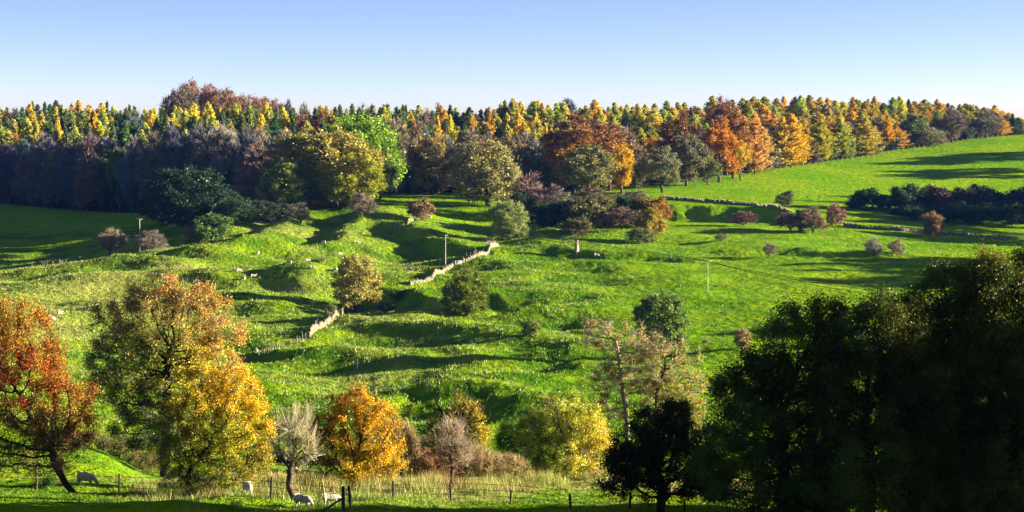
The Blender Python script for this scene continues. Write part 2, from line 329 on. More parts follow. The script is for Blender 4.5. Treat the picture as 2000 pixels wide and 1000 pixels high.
def radii(P, parent, tip, expo=2.3, trunk=None):
    r = np.zeros(len(P)); acc = np.zeros(len(P))
    for i in range(len(P) - 1, -1, -1):
        r[i] = max(tip, acc[i] ** (1 / expo)); 
        if parent[i] >= 0: acc[parent[i]] += r[i] ** expo
    if trunk: 
        f = trunk / r[0]; r = np.where(r > tip * 1.5, tip + (r - tip) * (trunk - tip) / (r[0] - tip), r)
    return r
def leaf_quads(C, size, rs, aspect=.6, flat=0.0):
    n = len(C); a = rs.normal(size=(n, 3)); a[:, 2] *= (1 - flat); a /= np.linalg.norm(a, axis=1, keepdims=True)
    b = np.cross(a, rs.normal(size=(n, 3))); b /= np.linalg.norm(b, axis=1, keepdims=True) + 1e-9
    s = np.broadcast_to(size, n)[:, None] * (.6 + .8 * rs.random((n, 1)))
    V = np.stack([C - a * s / 2, C + b * s * aspect / 2 + a * s * .05, C + a * s / 2, C - b * s * aspect / 2 + a * s * .05], 1).reshape(-1, 3)
    return V, np.arange(n * 4).reshape(-1, 4)
def twig_quads(P, Dv, L, wd, rs):
    n = len(P); Dv = Dv / (np.linalg.norm(Dv, axis=1, keepdims=True) + 1e-9); s = np.cross(Dv, rs.normal(size=(n, 3))); s /= np.linalg.norm(s, axis=1, keepdims=True) + 1e-9
    L = np.broadcast_to(L, n)[:, None]; w_ = np.broadcast_to(wd, n)[:, None] / 2; Q = P + Dv * L
    V = np.stack([P - s * w_, P + s * w_, Q + s * w_ * .35, Q - s * w_ * .35], 1).reshape(-1, 3)
    return V, np.arange(n * 4).reshape(-1, 4)
def grow(name, lobes, base_chain, seed, n_att, step, kill, tip, trunk, leaves, lsize, clump, colf, leaf_drop=.0, twigs=0, twl=1.0, tww=.04, twcol=(.3, .25, .18), upt=.35,
         shell=.4, up=.0, sides=5, aspect=.6, twjit=.5, vary=.28):
    """returns (trunk mesh data, crown mesh data): limbs grown into the lobes, leaves clumped at the ends"""
    rs = np.random.default_rng(seed)
    att = in_lobes(lobes, n_att, rs, shell); P, par = colonize(att, base_chain, step, kill, rs, up=up)
    r = radii(P, par, tip, trunk=trunk); m = par >= 0
    tv, tf = tubes(P[par[m]], P[m], r[par[m]] * .96, r[m], sides)
    if sides >= 5:   # root flare
        b0 = np.array(base_chain[0], float); fl = []
        for q in range(5):
            a = q * 1.2566 + rs.random(); fl.append((b0 + [math.cos(a) * trunk * .2, math.sin(a) * trunk * .2, trunk * 1.7], b0 + [math.cos(a) * trunk * 1.9, math.sin(a) * trunk * 1.9, -trunk * .5]))
        fv, ff = tubes([f[0] for f in fl], [f[1] for f in fl], trunk * .5, trunk * .28, 5); tv, tf = cat_mesh([(tv, tf), (fv, ff)])
    kids = np.zeros(len(P), int); np.add.at(kids, par[m], 1); ends = np.where((r < tip * 2.2) & (np.arange(len(P)) >= len(base_chain)))[0]
    if len(ends) == 0: ends = np.arange(len(base_chain), len(P))
    parts = []; cols = []
    if leaves:
        keep = rs.random(len(ends)) > leaf_drop; E = ends[keep]; wts = rs.gamma(1.6, 1, len(E)); wts /= wts.sum()
        k = rs.choice(len(E), leaves, p=wts); C = P[E[k]] + rs.normal(size=(leaves, 3)) * clump * (.4 + .6 * rs.random((leaves, 1)))
        v, f = leaf_quads(C, lsize, rs, aspect); c = colf(C, rs)
        cn = rs.random(len(E))[k]; c = c * (1 - vary + 2 * vary * rs.random((leaves, 1))) * (1 - vary * .6 + 1.2 * vary * cn[:, None])
        parts.append((v, f)); cols.append(np.repeat(c, 4, 0))
    if twigs:
        k = rs.choice(len(ends), twigs); E = ends[k]; dv = P[E] - P[par[E]]; dv /= np.linalg.norm(dv, axis=1, keepdims=True) + 1e-9
        dv = dv + rs.normal(size=dv.shape) * twjit; dv[:, 2] += upt
        v, f = twig_quads(P[E] - dv * .1, dv, twl * (.5 + rs.random(twigs)), tww, rs)
        c = np.array(twcol)[None] * (.7 + .6 * rs.random((twigs, 1))); parts.append((v, f)); cols.append(np.repeat(c, 4, 0))
    cv, cf = cat_mesh(parts); cc = np.concatenate(cols)
    if cc.shape[1] != 3: cc = cc[:, :3]
    return mesh_np(name + '_trunk', tv, quads=tf, smooth=True), mesh_np(name + '_crown', cv, quads=cf, col=np.clip(cc, 0, 1))

one = lambda C, rs: np.ones((len(C), 3))
def hue(c2, amt):   # leaves drift between white tint and c2
    def f(C, rs):
        t = np.clip(.5 + .8 * perlin(C[:, 0] / 2.5, C[:, 2] / 2.5 + C[:, 1] / 3, 3) + rs.normal(size=len(C)) * .2, 0, 1)[:, None] * amt
        return np.ones((len(C), 3)) * (1 - t) + np.array(c2)[None] * t
    return f
def updown(low, high, z0, z1):
    def f(C, rs):
        t = np.clip((C[:, 2] - z0) / (z1 - z0) + .45 * perlin(C[:, 0] / 3, C[:, 2] / 3, 5) + rs.normal(size=len(C)) * .15, 0, 1)[:, None]
        return np.array(low)[None] * (1 - t) + np.array(high)[None] * t
    return f
PROTO = {}   # name -> list of (w, h, trunk mesh, crown mesh, trunk material, crown material)
def add_proto(kind, w, h, tm, cm, mt, mc):
    co = np.empty(len(cm.vertices) * 3, np.float32); cm.vertices.foreach_get('co', co); co = co.reshape(-1, 3)
    e = np.percentile(co, 98.5, 0) - np.percentile(co, 1.5, 0); w = (e[0] + e[1]) / 2; h = float(np.percentile(co[:, 2], 99.6))
    tm.materials.append(mt); cm.materials.append(mc); PROTO.setdefault(kind, []).append((w, h, tm, cm))
def rnd_lobes(rs, w, h, z0, n=9):
    L = [(0, 0, z0 + (h - z0) * .5, w * .36, w * .36, (h - z0) * .44)]
    for i in range(n):
        a = rs.random() * 6.283; zz = rs.random(); rr = w * .5 * math.sqrt(max(0, 1 - (2 * zz - .9) ** 2)) * .62; s = .16 + .1 * rs.random()
        L.append((math.cos(a) * rr, math.sin(a) * rr, z0 + (h - z0) * (.14 + .72 * zz), w * s, w * s, (h - z0) * s * .9))
    return L
def chain(x, z, n=4, rs=None, lean=0):
    return [((rs.normal() * .12 if rs is not None and i else 0) + lean * (i / n) ** 1.2, (rs.normal() * .12 if rs is not None and i else 0), z * i / (n - 1) - (0.25 if i == 0 else 0)) for i in range(n)]
def build_protos():
    for s in range(4):      # leafy round tree
        rs = np.random.default_rng(100 + s); w, h, z0 = 11, 14, 1.8
        t, c = grow('round', rnd_lobes(rs, w, h, z0, 12), chain(0, z0 + 1.2, 4, rs), 100 + s, 420, .75, 1.0, .035, .38, 15000, .36, .55, hue((.75, .85, .8), .8), leaf_drop=.25, twigs=1500, twl=.9, tww=.05)
        add_proto('round', w, h, t, c, M_BARK, M_LEAF)
    for s in range(2):      # two toned beech
        rs = np.random.default_rng(140 + s); w, h, z0 = 12, 19, 2.0
        t, c = grow('beech', rnd_lobes(rs, w, h, z0, 13), chain(0, z0 + 1.5, 4, rs), 140 + s, 480, .9, 1.2, .04, .42, 17000, .38, .6, updown((.62, .30, .02), (.30, .13, .055), 5, 15), leaf_drop=.15, twigs=2500, twl=1.0, tww=.05, twcol=(.3, .16, .1))
        add_proto('beech', w, h, t, c, M_BARK, M_LEAF)
    for s in range(4):      # bare twiggy tree
        rs = np.random.default_rng(160 + s); w, h, z0 = 10, 16, .8
        t, c = grow('bare', rnd_lobes(rs, w, h, z0, 10), chain(0, z0 + 3, 6, rs), 160 + s, 520, .8, 1.05, .035, .3, 500, .25, .4, one, twigs=13000, twl=1.4, tww=.08, twcol=(1, 1, 1), upt=.75, up=.18)
        add_proto('bare', w, h, t, c, M_BARK, M_TWIG)
    for s in range(3):      # leafy bush
        rs = np.random.default_rng(180 + s); w, h, z0 = 5, 4.5, .0
        t, c = grow('bush', rnd_lobes(rs, w, h, z0, 8), chain(0, .8, 3, rs), 180 + s, 220, .35, .5, .02, .12, 9000, .22, .3, hue((.7, .8, .7), .8), twigs=1500, twl=.6, tww=.03, twcol=(.6, .55, .45))
        add_proto('bush', w, h, t, c, M_BARK, M_LEAF)
    for s in range(3):      # twiggy bush
        rs = np.random.default_rng(190 + s); w, h, z0 = 5, 5, .5
        t, c = grow('twigbush', rnd_lobes(rs, w, h, z0, 8), chain(0, 1.0, 3, rs), 190 + s, 240, .35, .5, .02, .13, 1800, .18, .3, one, twigs=5000, twl=.8, tww=.035, twcol=(.9, .9, .9), upt=.5)
        add_proto('twigbush', w, h, t, c, M_BARK, M_TWIG)
    for s in range(3):      # dense smooth dome down to the ground
        rs = np.random.default_rng(300 + s); w, h, z0 = 10, 11, .5
        L = [(0, 0, 5.6, 3.9, 3.9, 5.0)] + [(math.cos(a) * 2.6, math.sin(a) * 2.6, 3.0 + 4.6 * rs.random(), 1.9, 1.9, 2.2) for a in rs.random(11) * 6.283] + [(math.cos(a) * 2.6, math.sin(a) * 2.6, 2.2, 1.7, 1.7, 1.5) for a in rs.random(6) * 6.283]
        t, c = grow('dome', L, chain(0, 2.4, 4, rs), 300 + s, 620, .6, .8, .03, .32, 24000, .28, .42, hue((.72, .85, .8), .8), leaf_drop=.03, twigs=4000, twl=.7, tww=.045, twcol=(.8, .75, .7))
        add_proto('dome', w, h, t, c, M_BARK, M_LEAF)
    for s in range(2):      # broad smooth cap
        rs = np.random.default_rng(320 + s); w, h, z0 = 14, 17, 2
        L = [(0, 0, 8.5, 6.6, 6.6, 7.6)] + [(math.cos(a) * 4, math.sin(a) * 4, 5 + 7 * rs.random(), 2.4, 2.4, 2.4) for a in rs.random(7) * 6.283]
        t, c = grow('cap', L, chain(0, 4, 5, rs), 320 + s, 900, .8, 1.0, .03, .4, 20000, .34, .6, hue((.8, .8, .8), .6), leaf_drop=.02, twigs=9000, twl=.9, tww=.06, twcol=(.9, .85, .8))
        add_proto('cap', w, h, t, c, M_BARK, M_LEAF)
    for s in range(7):      # larch (0-4) and pine (5-6)
        rs = np.random.default_rng(200 + s); pine = s >= 5; h, w = 17, (8.4 if not pine else 7.4)
        P, Q, C = [], [], []; z = 1.2
        while z < h - .3:
            t = (z - 1.0) / (h - 1.0); rad = w / 2 * min(1, (1 - t) / .55) ** .9 * min(1, .6 + t * 3) * (.7 + .5 * rs.random())
            for q in range(7):
                a = rs.random() * 6.283; L = rad * (.65 + .6 * rs.random()); dz = (-.12 if pine else .10) * L
                e = np.array([math.cos(a) * L, math.sin(a) * L, z + dz + .12 * L]); P.append((0, 0, z)); Q.append(e)
                m = int(10 + 22 * L); u = rs.random(m) ** .7
                pts = np.array([0, 0, z])[None] * (1 - u[:, None]) + e[None] * u[:, None]; pts[:, 2] -= .25 * np.sin(u * 3.1) * L * .3
                C.append(pts + rs.normal(size=(m, 3)) * [.22, .22, .16])
            z += .36 + .14 * rs.random()
        C.append(np.stack([np.zeros(30), np.zeros(30), h - rs.random(30) * 1.2], 1) + rs.normal(size=(30, 3)) * [.1, .1, .05]); C = np.concatenate(C)
        v, f = leaf_quads(C, .40, rs, .55, .35); col = hue((.72, .9, .8) if not pine else (.7, .8, .8), .9)(C, rs) * (.7 + .55 * rs.random((len(C), 1)))
        tv, tf = tubes([(0, 0, -.3), (0, 0, h * .5)], [(0, 0, h * .5), (0, 0, h)], [.24, .14], [.14, .02], 6)
        bv, bf = tubes(P, Q, .045, .012, 3); tv, tf = cat_mesh([(tv, tf), (bv, bf)])
        add_proto('pine' if pine else 'larch', w, h, mesh_np('conifer_trunk', tv, quads=tf, smooth=True), mesh_np('conifer_crown', v, quads=f, col=np.repeat(np.clip(col, 0, 1), 4, 0)), M_BARK, M_LEAF)
build_protos()
_tree_n = [0]
def plant(name, kind, loc, w, h, color, label, cat='tree', group=None, v=None, rz=None, jit=.12):
    i = _tree_n[0]; _tree_n[0] += 1
    pr = PROTO[kind]; w0, h0, tm, cm = pr[(i * 7 + 3) % len(pr) if v is None else v]
    o = empty(name, loc, random.random() * 6.28 if rz is None else rz); o.scale = (w / w0, w / w0, h / h0)
    t = bpy.data.objects.new('trunk', tm); COL.objects.link(t); t.parent = o
    c = bpy.data.objects.new('crown', cm); COL.objects.link(c); c.parent = o
    k = [1 + random.uniform(-jit, jit) for _ in range(3)]; m = 1 + random.uniform(-jit, jit)
    c.color = (min(1, color[0] * k[0] * m), min(1, color[1] * k[1] * m), min(1, color[2] * m), 1)
    tag(o, label, cat, group); return o
def plant_px(name, kind, px, ytop, ybase, wpx, color, label, D=None, group=None, cat='tree', **kw):
    b = at(px, D) if D else hit(px, ybase, 240)
    h = unp(px, ytop, b.y).z - b.z; return plant(name, kind, b, wpx / FPX * b.y, max(h, .8), color, label, cat, group, **kw)
# ------------------------------------------------------------------ walls, fences, poles, wires, gate
def resample(pts, step):
    out = [pts[0]]; 
    for a, b in zip(pts[:-1], pts[1:]):
        L = (b.xy - a.xy).length; n = max(1, int(round(L / step)))
        for k in range(1, n + 1):
            q = a.lerp(b, k / n); out.append(Vector((q.x, q.y, h1(q.x, q.y))))
    return out
def stone_wall(pxs, label, height=1.15, seed=1, gap=0.0, lo=.35):
    rs = np.random.default_rng(seed); pts = resample([hit(x, y, 240) for x, y in pxs], .42); C, Sz, Rt = [], [], []
    for a, b in zip(pts[:-1], pts[1:]):
        ang = math.atan2(b.y - a.y, b.x - a.x); hh = height * (1 + .25 * math.sin(a.x * .7 + seed) * math.sin(a.x * .23)) * (1 if rs.random() > gap else lo)
        z = -.25
        while z < hh:
            sh = .2 + .16 * rs.random(); jx, jy = rs.normal() * .05, rs.normal() * .05
            C.append(((a.x + b.x) / 2 + jx, (a.y + b.y) / 2 + jy, a.z + z + sh / 2)); Sz.append((.36 + .22 * rs.random(), .42 + .18 * rs.random(), sh * .98)); Rt.append(ang + rs.normal() * .14); z += sh
        if rs.random() < .75:
            C.append((a.x, a.y, a.z + z + .1)); Sz.append((.12, .4, .26 + .16 * rs.random())); Rt.append(ang + rs.normal() * .2)
    V, F = boxes(C, np.array(Sz), np.array(Rt)); o = obj('dry_stone_wall', mesh_np('dry_stone_wall', V, quads=F), M_STONE)
    return tag(o, label, 'wall', kind='thing')
stone_wall([(800,557),(822,553),(845,546),(868,530),(884,521)], 'pale dry stone wall curving down from the utility pole to the grassy knoll', seed=1, height=.75)
stone_wall([(903,514),(920,507),(938,499),(955,492),(972,483)], 'pale dry stone wall climbing from the field gate to the round pale olive tree', seed=2, height=.75)
stone_wall([(684,604),(668,612),(652,624),(636,636),(622,645),(603,659)], 'broken stone wall running down from the brown gold hawthorn to the pale posts', seed=3, height=1.1, gap=.3)
stone_wall([(770,449),(785,445),(796,440),(806,432)], 'tumbled remains of a stone wall below the small brown tree', seed=5, height=.9, gap=.4)
stone_wall([(1292,389),(1350,392),(1420,397),(1480,404),(1530,413),(1548,418)], 'long grey stone wall below the big bright field, ending at the hawthorns', seed=6, height=.8, gap=.3)
stone_wall([(1648,441),(1700,447),(1760,452),(1830,458),(1900,463),(1990,469)], 'low stone wall between the hawthorns and the shaded lower pasture', seed=7, height=.8, gap=.25)

_post = {}
def post_mesh(h, r, seed=0):
    k = (round(h, 2), round(r, 3))
    if k not in _post:
        V, F = tubes([(0, 0, -.3)], [(.02, .01, h)], r, r * .9, 7); n = len(V); c = [[7 + i for i in range(7)]]
        V2, F2 = tubes([(0.02, .01, h)], [(.02, .01, h + r * .15)], r * .9, r * .02, 7); V, F = cat_mesh([(V, F), (V2, F2)])
        _post[k] = mesh_np('post', V, quads=F)
    return _post[k]
def fence(P, label, h=1.2, r=.06, mat=None, wires=3, group=None, wr=.012, htv=.0):
    mat = mat or M_POST; o = empty('post_and_wire_fence', P[0]); tag(o, label, 'fence', group); tops = []
    me = post_mesh(h, r)
    if not me.materials: me.materials.append(mat)
    for k, p in enumerate(P):
        q = bpy.data.objects.new('post', me); COL.objects.link(q); q.parent = o; q.location = p - P[0]; s = 1 + random.uniform(-htv, htv); q.scale = (1, 1, s)
        q.rotation_euler = (random.uniform(-.05, .05), random.uniform(-.07, .07), random.random() * 3)
    if wires:
        A, B = [], []
        for a, b in zip(P[:-1], P[1:]):
            for k in range(wires):
                z = Vector((0, -r, h * (.92 - .3 * k))); A.append(a - P[0] + z); B.append(b - P[0] + z)
        V, F = tubes(A, B, wr, wr, 4); obj('wire', mesh_np('wire', V, quads=F), M_WIRE, o)
    return o
def along(pxs, step): return resample([hit(x, y, 240) for x, y in pxs], step)
# posts along the foot of the wood
P = []; x = 1236.0
while x < 1962:
    D = float(wood_edge(x)) - 9; 
    if not (1268 < x < 1285): P.append(at(x, D))
    x += 2.7 / D * FPX * (.85 + .3 * random.random()) * (.92 if x < 1600 else .8)
fence(P[:98], 'long line of pale posts between the autumn wood and the bright field', h=1.5, r=.10, wires=2, htv=.2)
fence([at(x, 684) for x in (1092,1099,1106,1112,1119,1127)], 'six pale posts at the wood edge below the red brown beech', h=1.5, r=.08, wires=2, htv=.2)
fence(along([(660,622),(705,627),(760,629),(815,634),(870,637),(935,641),(1000,646),(1050,655),(1100,664)], 3.3), 'thin wire fence crossing the pasture below the dark green tree', h=1.15, r=.055, wires=2, htv=.15)
fence(along([(1004,484),(1040,489),(1090,493),(1200,498),(1290,502),(1400,507),(1480,509)], 5.5), 'sparse fence along the bank by the dead trunk', h=1.1, r=.05, wires=2, htv=.2)
fence(along([(62,522),(92,520),(103,519),(116,516),(133,511),(150,506),(170,502)], 3.2), 'short fence on the crest beside the shaded field', h=1.3, r=.06, wires=2, htv=.2)
fence(along([(622,632),(608,650),(597,664),(580,672),(555,679),(528,688),(505,700)], 1.5), 'close set pale posts running down from the rubble wall', h=1.35, r=.06, wires=2, htv=.25)
fence(along([(866,531),(884,523)], 1.7) + along([(905,514),(925,503),(948,492),(968,481)], 1.4), 'crooked stakes standing along the wall by the field gate', h=1.75, r=.05, wires=0, htv=.25)
fence(along([(808,452),(835,455),(880,462),(922,466)], 4.5), 'four thin stakes on the lit grass strip above the wall', h=1.3, r=.05, wires=1, htv=.1)
fence(along([(1380,392),(1450,390),(1530,389),(1600,388),(1665,387)], 5.0), 'dark wire fence crossing the foot of the big bright field', h=1.2, r=.05, mat=M_POSTD, wires=2, htv=.1)
# near fence
NP = [(-20,975,108),(68,978,108),(230,972,107),(387,977,106),(527,989,98),(683,993,93),(767,980,98),(880,980,100),(997,987,97),(1114,996,95),(1230,1000,93),(1338,1003,92)]
f = empty('post_and_wire_fence', at(670, 92)); tag(f, 'dark foreground fence with two stout gateposts among the tall dry grass', 'fence'); b0 = Vector(f.location)
hts = [48, 46, 40, 44, 44, 45, 36, 34, 26, 30, 32, 26]; pts = []
for (x, y, D), hp in zip(NP, hts):
    p = at(x, D); hh = hp / FPX * D; r = .065 if x != 683 else .085
    me = mesh_np('post', *(lambda VF: (VF[0],))(tubes([(0, 0, -.4)], [(.03, 0, hh)], r, r * .93, 8)), quads=tubes([(0, 0, -.4)], [(.03, 0, hh)], r, r * .93, 8)[1]) if False else None
    V, F = cat_mesh([tubes([(0, 0, -.4)], [(.03, 0, hh)], r, r * .93, 8), tubes([(.03, 0, hh)], [(.03, 0, hh + .02)], r * .93, .01, 8)])
    q = obj('post' if x != 683 else 'gatepost', mesh_np('post', V, quads=F), M_POSTD, f); q.location = p - b0; q.rotation_euler = (random.uniform(-.05, .05), random.uniform(-.08, .08), 0); pts.append(p)
p = at(670, 91); V, F = cat_mesh([tubes([(0, 0, -.4)], [(-.03, 0, 1.22)], .09, .085, 9), tubes([(-.03, 0, 1.22)], [(-.03, 0, 1.24)], .085, .01, 9)])
q = obj('gatepost', mesh_np('gatepost', V, quads=F), M_POSTD, f); q.location = p - b0
V, F = tubes([p + Vector((-.1, 0, .62)) - b0], [at(622, 90.5) + Vector((0, 0, -.05)) - b0], .055, .05, 7); obj('brace', mesh_np('brace', V, quads=F), M_POSTD, f)
A, B = [], []
for a, b in zip(pts[:-1], pts[1:]):
    for z in (.95, .65, .35): A.append(a - b0 + Vector((0, -.08, z))); B.append(b - b0 + Vector((0, -.08, z)))
V, F = tubes(A, B, .011, .011, 4); obj('wire', mesh_np('wire', V, quads=F), M_WIRE, f)
# field gate
g = hit(889, 519, 240); e2 = hit(901, 515, 240); o = empty('field_gate', g, math.atan2(e2.y - g.y, e2.x - g.x)); L = max((e2.xy - g.xy).length, 2.6)
V, F = boxes([(L/2, 0, z) for z in (.25, .48, .7, .92, 1.15)], (L, .05, .07)); obj('rail', mesh_np('rail', V, quads=F), M_METAL, o)
for x in (0, L): V, F = boxes([(x, 0, .65)], (.09, .08, 1.35)); obj('stile', mesh_np('stile', V, quads=F), M_METAL, o)
V, F = tubes([(0.05, .035, .25)], [(L - .05, .035, 1.15)], .03, .03, 4); obj('brace', mesh_np('brace', V, quads=F), M_METAL, o)
tag(o, 'pale barred field gate in the gap of the dry stone wall', 'gate')

def pole(loc, h, label, rz=0, r=.13, arm=1.9):
    o = empty('utility_pole', loc, rz); tag(o, label, 'pole', None)
    V, F = tubes([(0, 0, -.5)], [(0, 0, h)], r, r * .72, 9); obj('shaft', mesh_np('shaft', V, quads=F, smooth=True), M_POLE, o)
    if arm:
        V, F = boxes([(0, -.14, h - .2)], (arm, .12, .14)); obj('crossarm', mesh_np('crossarm', V, quads=F), M_POLE, o)
        for x in (-.44 * arm, 0, .44 * arm):
            V, F = cat_mesh([tubes([(x, -.14, h - .13)], [(x, -.14, h + .02)], .05, .045, 6), tubes([(x, -.14, h + .02)], [(x, -.14, h + .12)], .07, .03, 6)]); obj('insulator', mesh_np('insulator', V, quads=F), M_CERAM, o)
    return o
def pole_px(px, yt, yb, label, D=None, **k):
    b = at(px, D) if D else hit(px, yb, 240); return b, pole(b, unp(px, yt, b.y).z - b.z, label, **k)
pole_px(273, 427, 491, 'silvered utility pole with short crossarm beside the bare bush on the crest', arm=1.6)
pole_px(870, 458, 523, 'tall thin utility pole rising from behind the dry stone wall', arm=1.3)
bC, pC = pole_px(1382, 508, 572, 'thin utility pole with crossarm alone in the smooth green pasture', arm=1.8)
pole_px(697, 704, 790, 'slender plain pole rising behind the orange yellow maple', D=338, arm=0, r=.12)
# the three-wire line: from beyond the wood on one side to a pole near the camera on the other
wA = [unp(-120, y, 560) for y in (257, 267, 281)]; wB = [unp(1382 + dx, 508 + dy, bC.y) for dx, dy in ((-7, -1), (0, 1), (7, 3))]; wC = [unp(2420, y, 60) for y in (632, 650, 672)]
for k, nm in enumerate(('upper', 'middle', 'lower')):
    A, B = [], []
    for a, b, sag in ((wA[k], wB[k], 1.5), (wB[k], wC[k], .8)):
        pr = a
        for i in range(1, 41):
            t = i / 40; q = a.lerp(b, t); q.z -= sag * 4 * t * (1 - t); A.append(pr); B.append(q); pr = q
    rad = [max(.009, min(.042, .042 * min(1, p.y / 450 + .05))) for p in A]
    V, F = tubes(A, B, np.array(rad), np.array(rad), 4); o = obj('power_line', mesh_np('power_line', V, quads=F), M_WIRE)
    tag(o, f'{nm} of the three thin dark wires crossing the valley', 'cable', 'three wires strung across the valley')
for px, D, h, lab in ((-120, 560, 0, 'utility pole carrying the wires beyond the dark wood'), (2420, 60, 0, 'utility pole carrying the wires beyond the dark trees')):
    b = at(px, D); top = unp(px, 262 if D > 100 else 640, D).z; pole(b, top - b.z, lab)

# dead trunk on the bank
b = hit(1126, 493, 240); rs = np.random.default_rng(5); o = empty('dead_tree', b); tag(o, 'pale broken trunk standing dead on the bank between hawthorn scrub and pasture', 'tree')
V, F = cat_mesh([tubes([(0,0,-.3),(.1,0,1.2),(.02,0,2.2)], [(.1,0,1.2),(.02,0,2.2),(.2,0,2.9)], [.75,.5,.46], [.5,.46,.36], 9)]); obj('trunk', mesh_np('trunk', V, quads=F, smooth=True), M_STUMP, o)
V, F = tubes([(-.1,0,2.7),(-.9,0,4.0),(.1,0,2.7),(.3,.1,2.8),(-.9,0,4.0),(.2,0,2.9)], [(-.9,0,4.0),(-1.4,.1,5.2),(0,.2,4.6),(.9,.2,3.6),(-.7,.3,5.0),(.6,-.2,4.1)], [.12,.06,.09,.08,.05,.06], [.06,.02,.02,.02,.02,.02], 5); obj('branch', mesh_np('branch', V, quads=F), M_BARK, o)

# ------------------------------------------------------------------ sheep
def skin_mesh(name, verts, edges, rads, sub=2):
    me = bpy.data.meshes.new(name); me.from_pydata(verts, edges, []); o = bpy.data.objects.new(name, me); COL.objects.link(o)
    o.modifiers.new('skin', 'SKIN'); 
    for v, r in zip(me.skin_vertices[0].data, rads): v.radius = r if isinstance(r, tuple) else (r, r)
    me.skin_vertices[0].data[1].use_root = True
    s = o.modifiers.new('sub', 'SUBSURF'); s.levels = sub; s.render_levels = sub
    dg = bpy.context.evaluated_depsgraph_get(); m2 = bpy.data.meshes.new_from_object(o.evaluated_get(dg)); bpy.data.objects.remove(o); bpy.data.meshes.remove(me)
    for p in m2.polygons: p.use_smooth = True
    m2.name = name; return m2
def sheep_meshes(graze):
    body = [(-.50,0,.60),(-.18,0,.63),(.22,0,.62),(.47,0,.62)]; rad = [(.22,.21),(.27,.29),(.27,.28),(.2,.2)]
    head = [(.66,0,.44),(.78,0,.24),(.88,0,.10)] if graze else [(.64,0,.80),(.76,0,.93),(.93,0,.86)]
    V = body + head; r = rad + [(.13,.13),(.095,.11),(.05,.06)]; E = [(i, i + 1) for i in range(6)]
    for (bx, side) in ((0, 1), (0, -1), (3, 1), (3, -1)):
        x = -.46 if bx == 0 else .36; n = len(V); V += [(x, side * .14, .38), (x + (.05 if bx == 0 else -.02), side * .14, .2), (x, side * .14, .0)]; r += [(.085,.085),(.045,.045),(.04,.04)]
        E += [(bx if bx == 0 else 2, n), (n, n + 1), (n + 1, n + 2)]
    bm = skin_mesh('sheep_body', V, E, r)
    hx, hz = (.72, .36) if graze else (.70, .98)
    ev = [(hx, .07, hz), (hx - .02, .2, hz - .02), (hx + .04, .15, hz - .07), (hx, -.07, hz), (hx - .02, -.2, hz - .02), (hx + .04, -.15, hz - .07), (hx - .03, .08, hz - .04), (hx - .03, -.08, hz - .04)]
    em = bpy.data.meshes.new('ears'); em.from_pydata(ev, [], [(0, 1, 2), (3, 5, 4), (0, 2, 6), (1, 6, 2), (0, 6, 1), (3, 7, 5), (4, 5, 7), (3, 4, 7)])
    bm.materials.clear(); bm.materials.append(M_WOOL); em.materials.append(M_FACE); return bm, em
SH = [sheep_meshes(True), sheep_meshes(False)]
def sheep(px, py, rz, label, g=0, D=None, s=1.12, group='sheep grazing on the far slope', dmin=240):
    b = at(px, D) if D else hit(px, py, dmin); o = empty('sheep', b + Vector((0, 0, -.02)), rz); o.scale = (s,) * 3
    for n, m in zip(('body', 'ears'), SH[g]): q = bpy.data.objects.new(n, m); COL.objects.link(q); q.parent = o
    return tag(o, label, 'sheep', group)
for px, py, rz, g, lab in [
 (459,532,3.3,0,'white sheep in the shaded dip, leading a close pair above the ash tree'), (467,532,.4,0,'white sheep standing behind its neighbour in the shaded dip above the ash tree'),
 (475,548,2.8,0,'white sheep alone just below the close pair on the lit slope'), (495,543,.2,1,'white sheep on the lit slope below and beside the close pair'),
 (504,498,1.2,1,'small white sheep at the upper edge of the lit pasture, alone'), (565,516,3.0,0,'white sheep at the foot of the shaded hollow in the middle pasture'),
 (601,512,.3,0,'white sheep half in shade between two others on the middle pasture'), (631,512,3.2,0,'white sheep on the bright strip above the brown round tree'),
 (611,527,.1,0,'white sheep below the bright strip, uphill of the brown round tree'), (655,531,2.5,0,'white sheep grazing right beside the crown of the brown round tree'),
 (664,500,.5,1,'white sheep on the shade line just above the brown round tree'), (632,476,3.0,0,'white sheep out in the deep shade below the woodland clump'),
 (697,476,0.1,0,'white sheep in the deep shade between the clump and the utility pole'), (804,530,3.3,0,'white sheep near the far side of the dry stone wall'),
 (835,379,0.2,0,'tiny white sheep by the dark wood edge at the top pasture'), (711,413,.6,1,'white sheep by the small bare tree on the upper bank'),
 (735,418,3.1,0,'white sheep in shade under the upper bank beside a bare tree'), (839,427,2.9,0,'white sheep in shade by the small brown bush tree'),
 (103,627,1.0,0,'larger white sheep on the pale slope above the red autumn tree'), (117,616,.8,1,'white sheep looking up beside a larger one above the red autumn tree'),
 (501,690,1.8,1,'white sheep by the foot of the row of pale posts'), (1165,502,.1,0,'white sheep on the bank beside the dead trunk'),
 (1309,505,1.6,1,'small white sheep on the bank far along from the dead trunk')]:
    sheep(px, py, rz, lab, g, s=1.0)
sheep(164, 967, -.15, 'big woolly sheep grazing beside the leaning trunk of the red tree', 0, D=111.5, s=.9, group='sheep grazing near the dark fence')
sheep(483, 978, -1.2, 'woolly sheep grazing with its back turned under the golden field maple', 0, D=102, s=.8, group='sheep grazing near the dark fence')
sheep(590, 1001, -.5, 'sheep partly hidden by the trunk of the pale bare willow', 0, D=96, s=.75, group='sheep grazing near the dark fence')
sheep(645, 1008, .2, 'sheep lying low behind the sloping brace of the gatepost', 0, D=95.5, s=.7, group='sheep grazing near the dark fence')

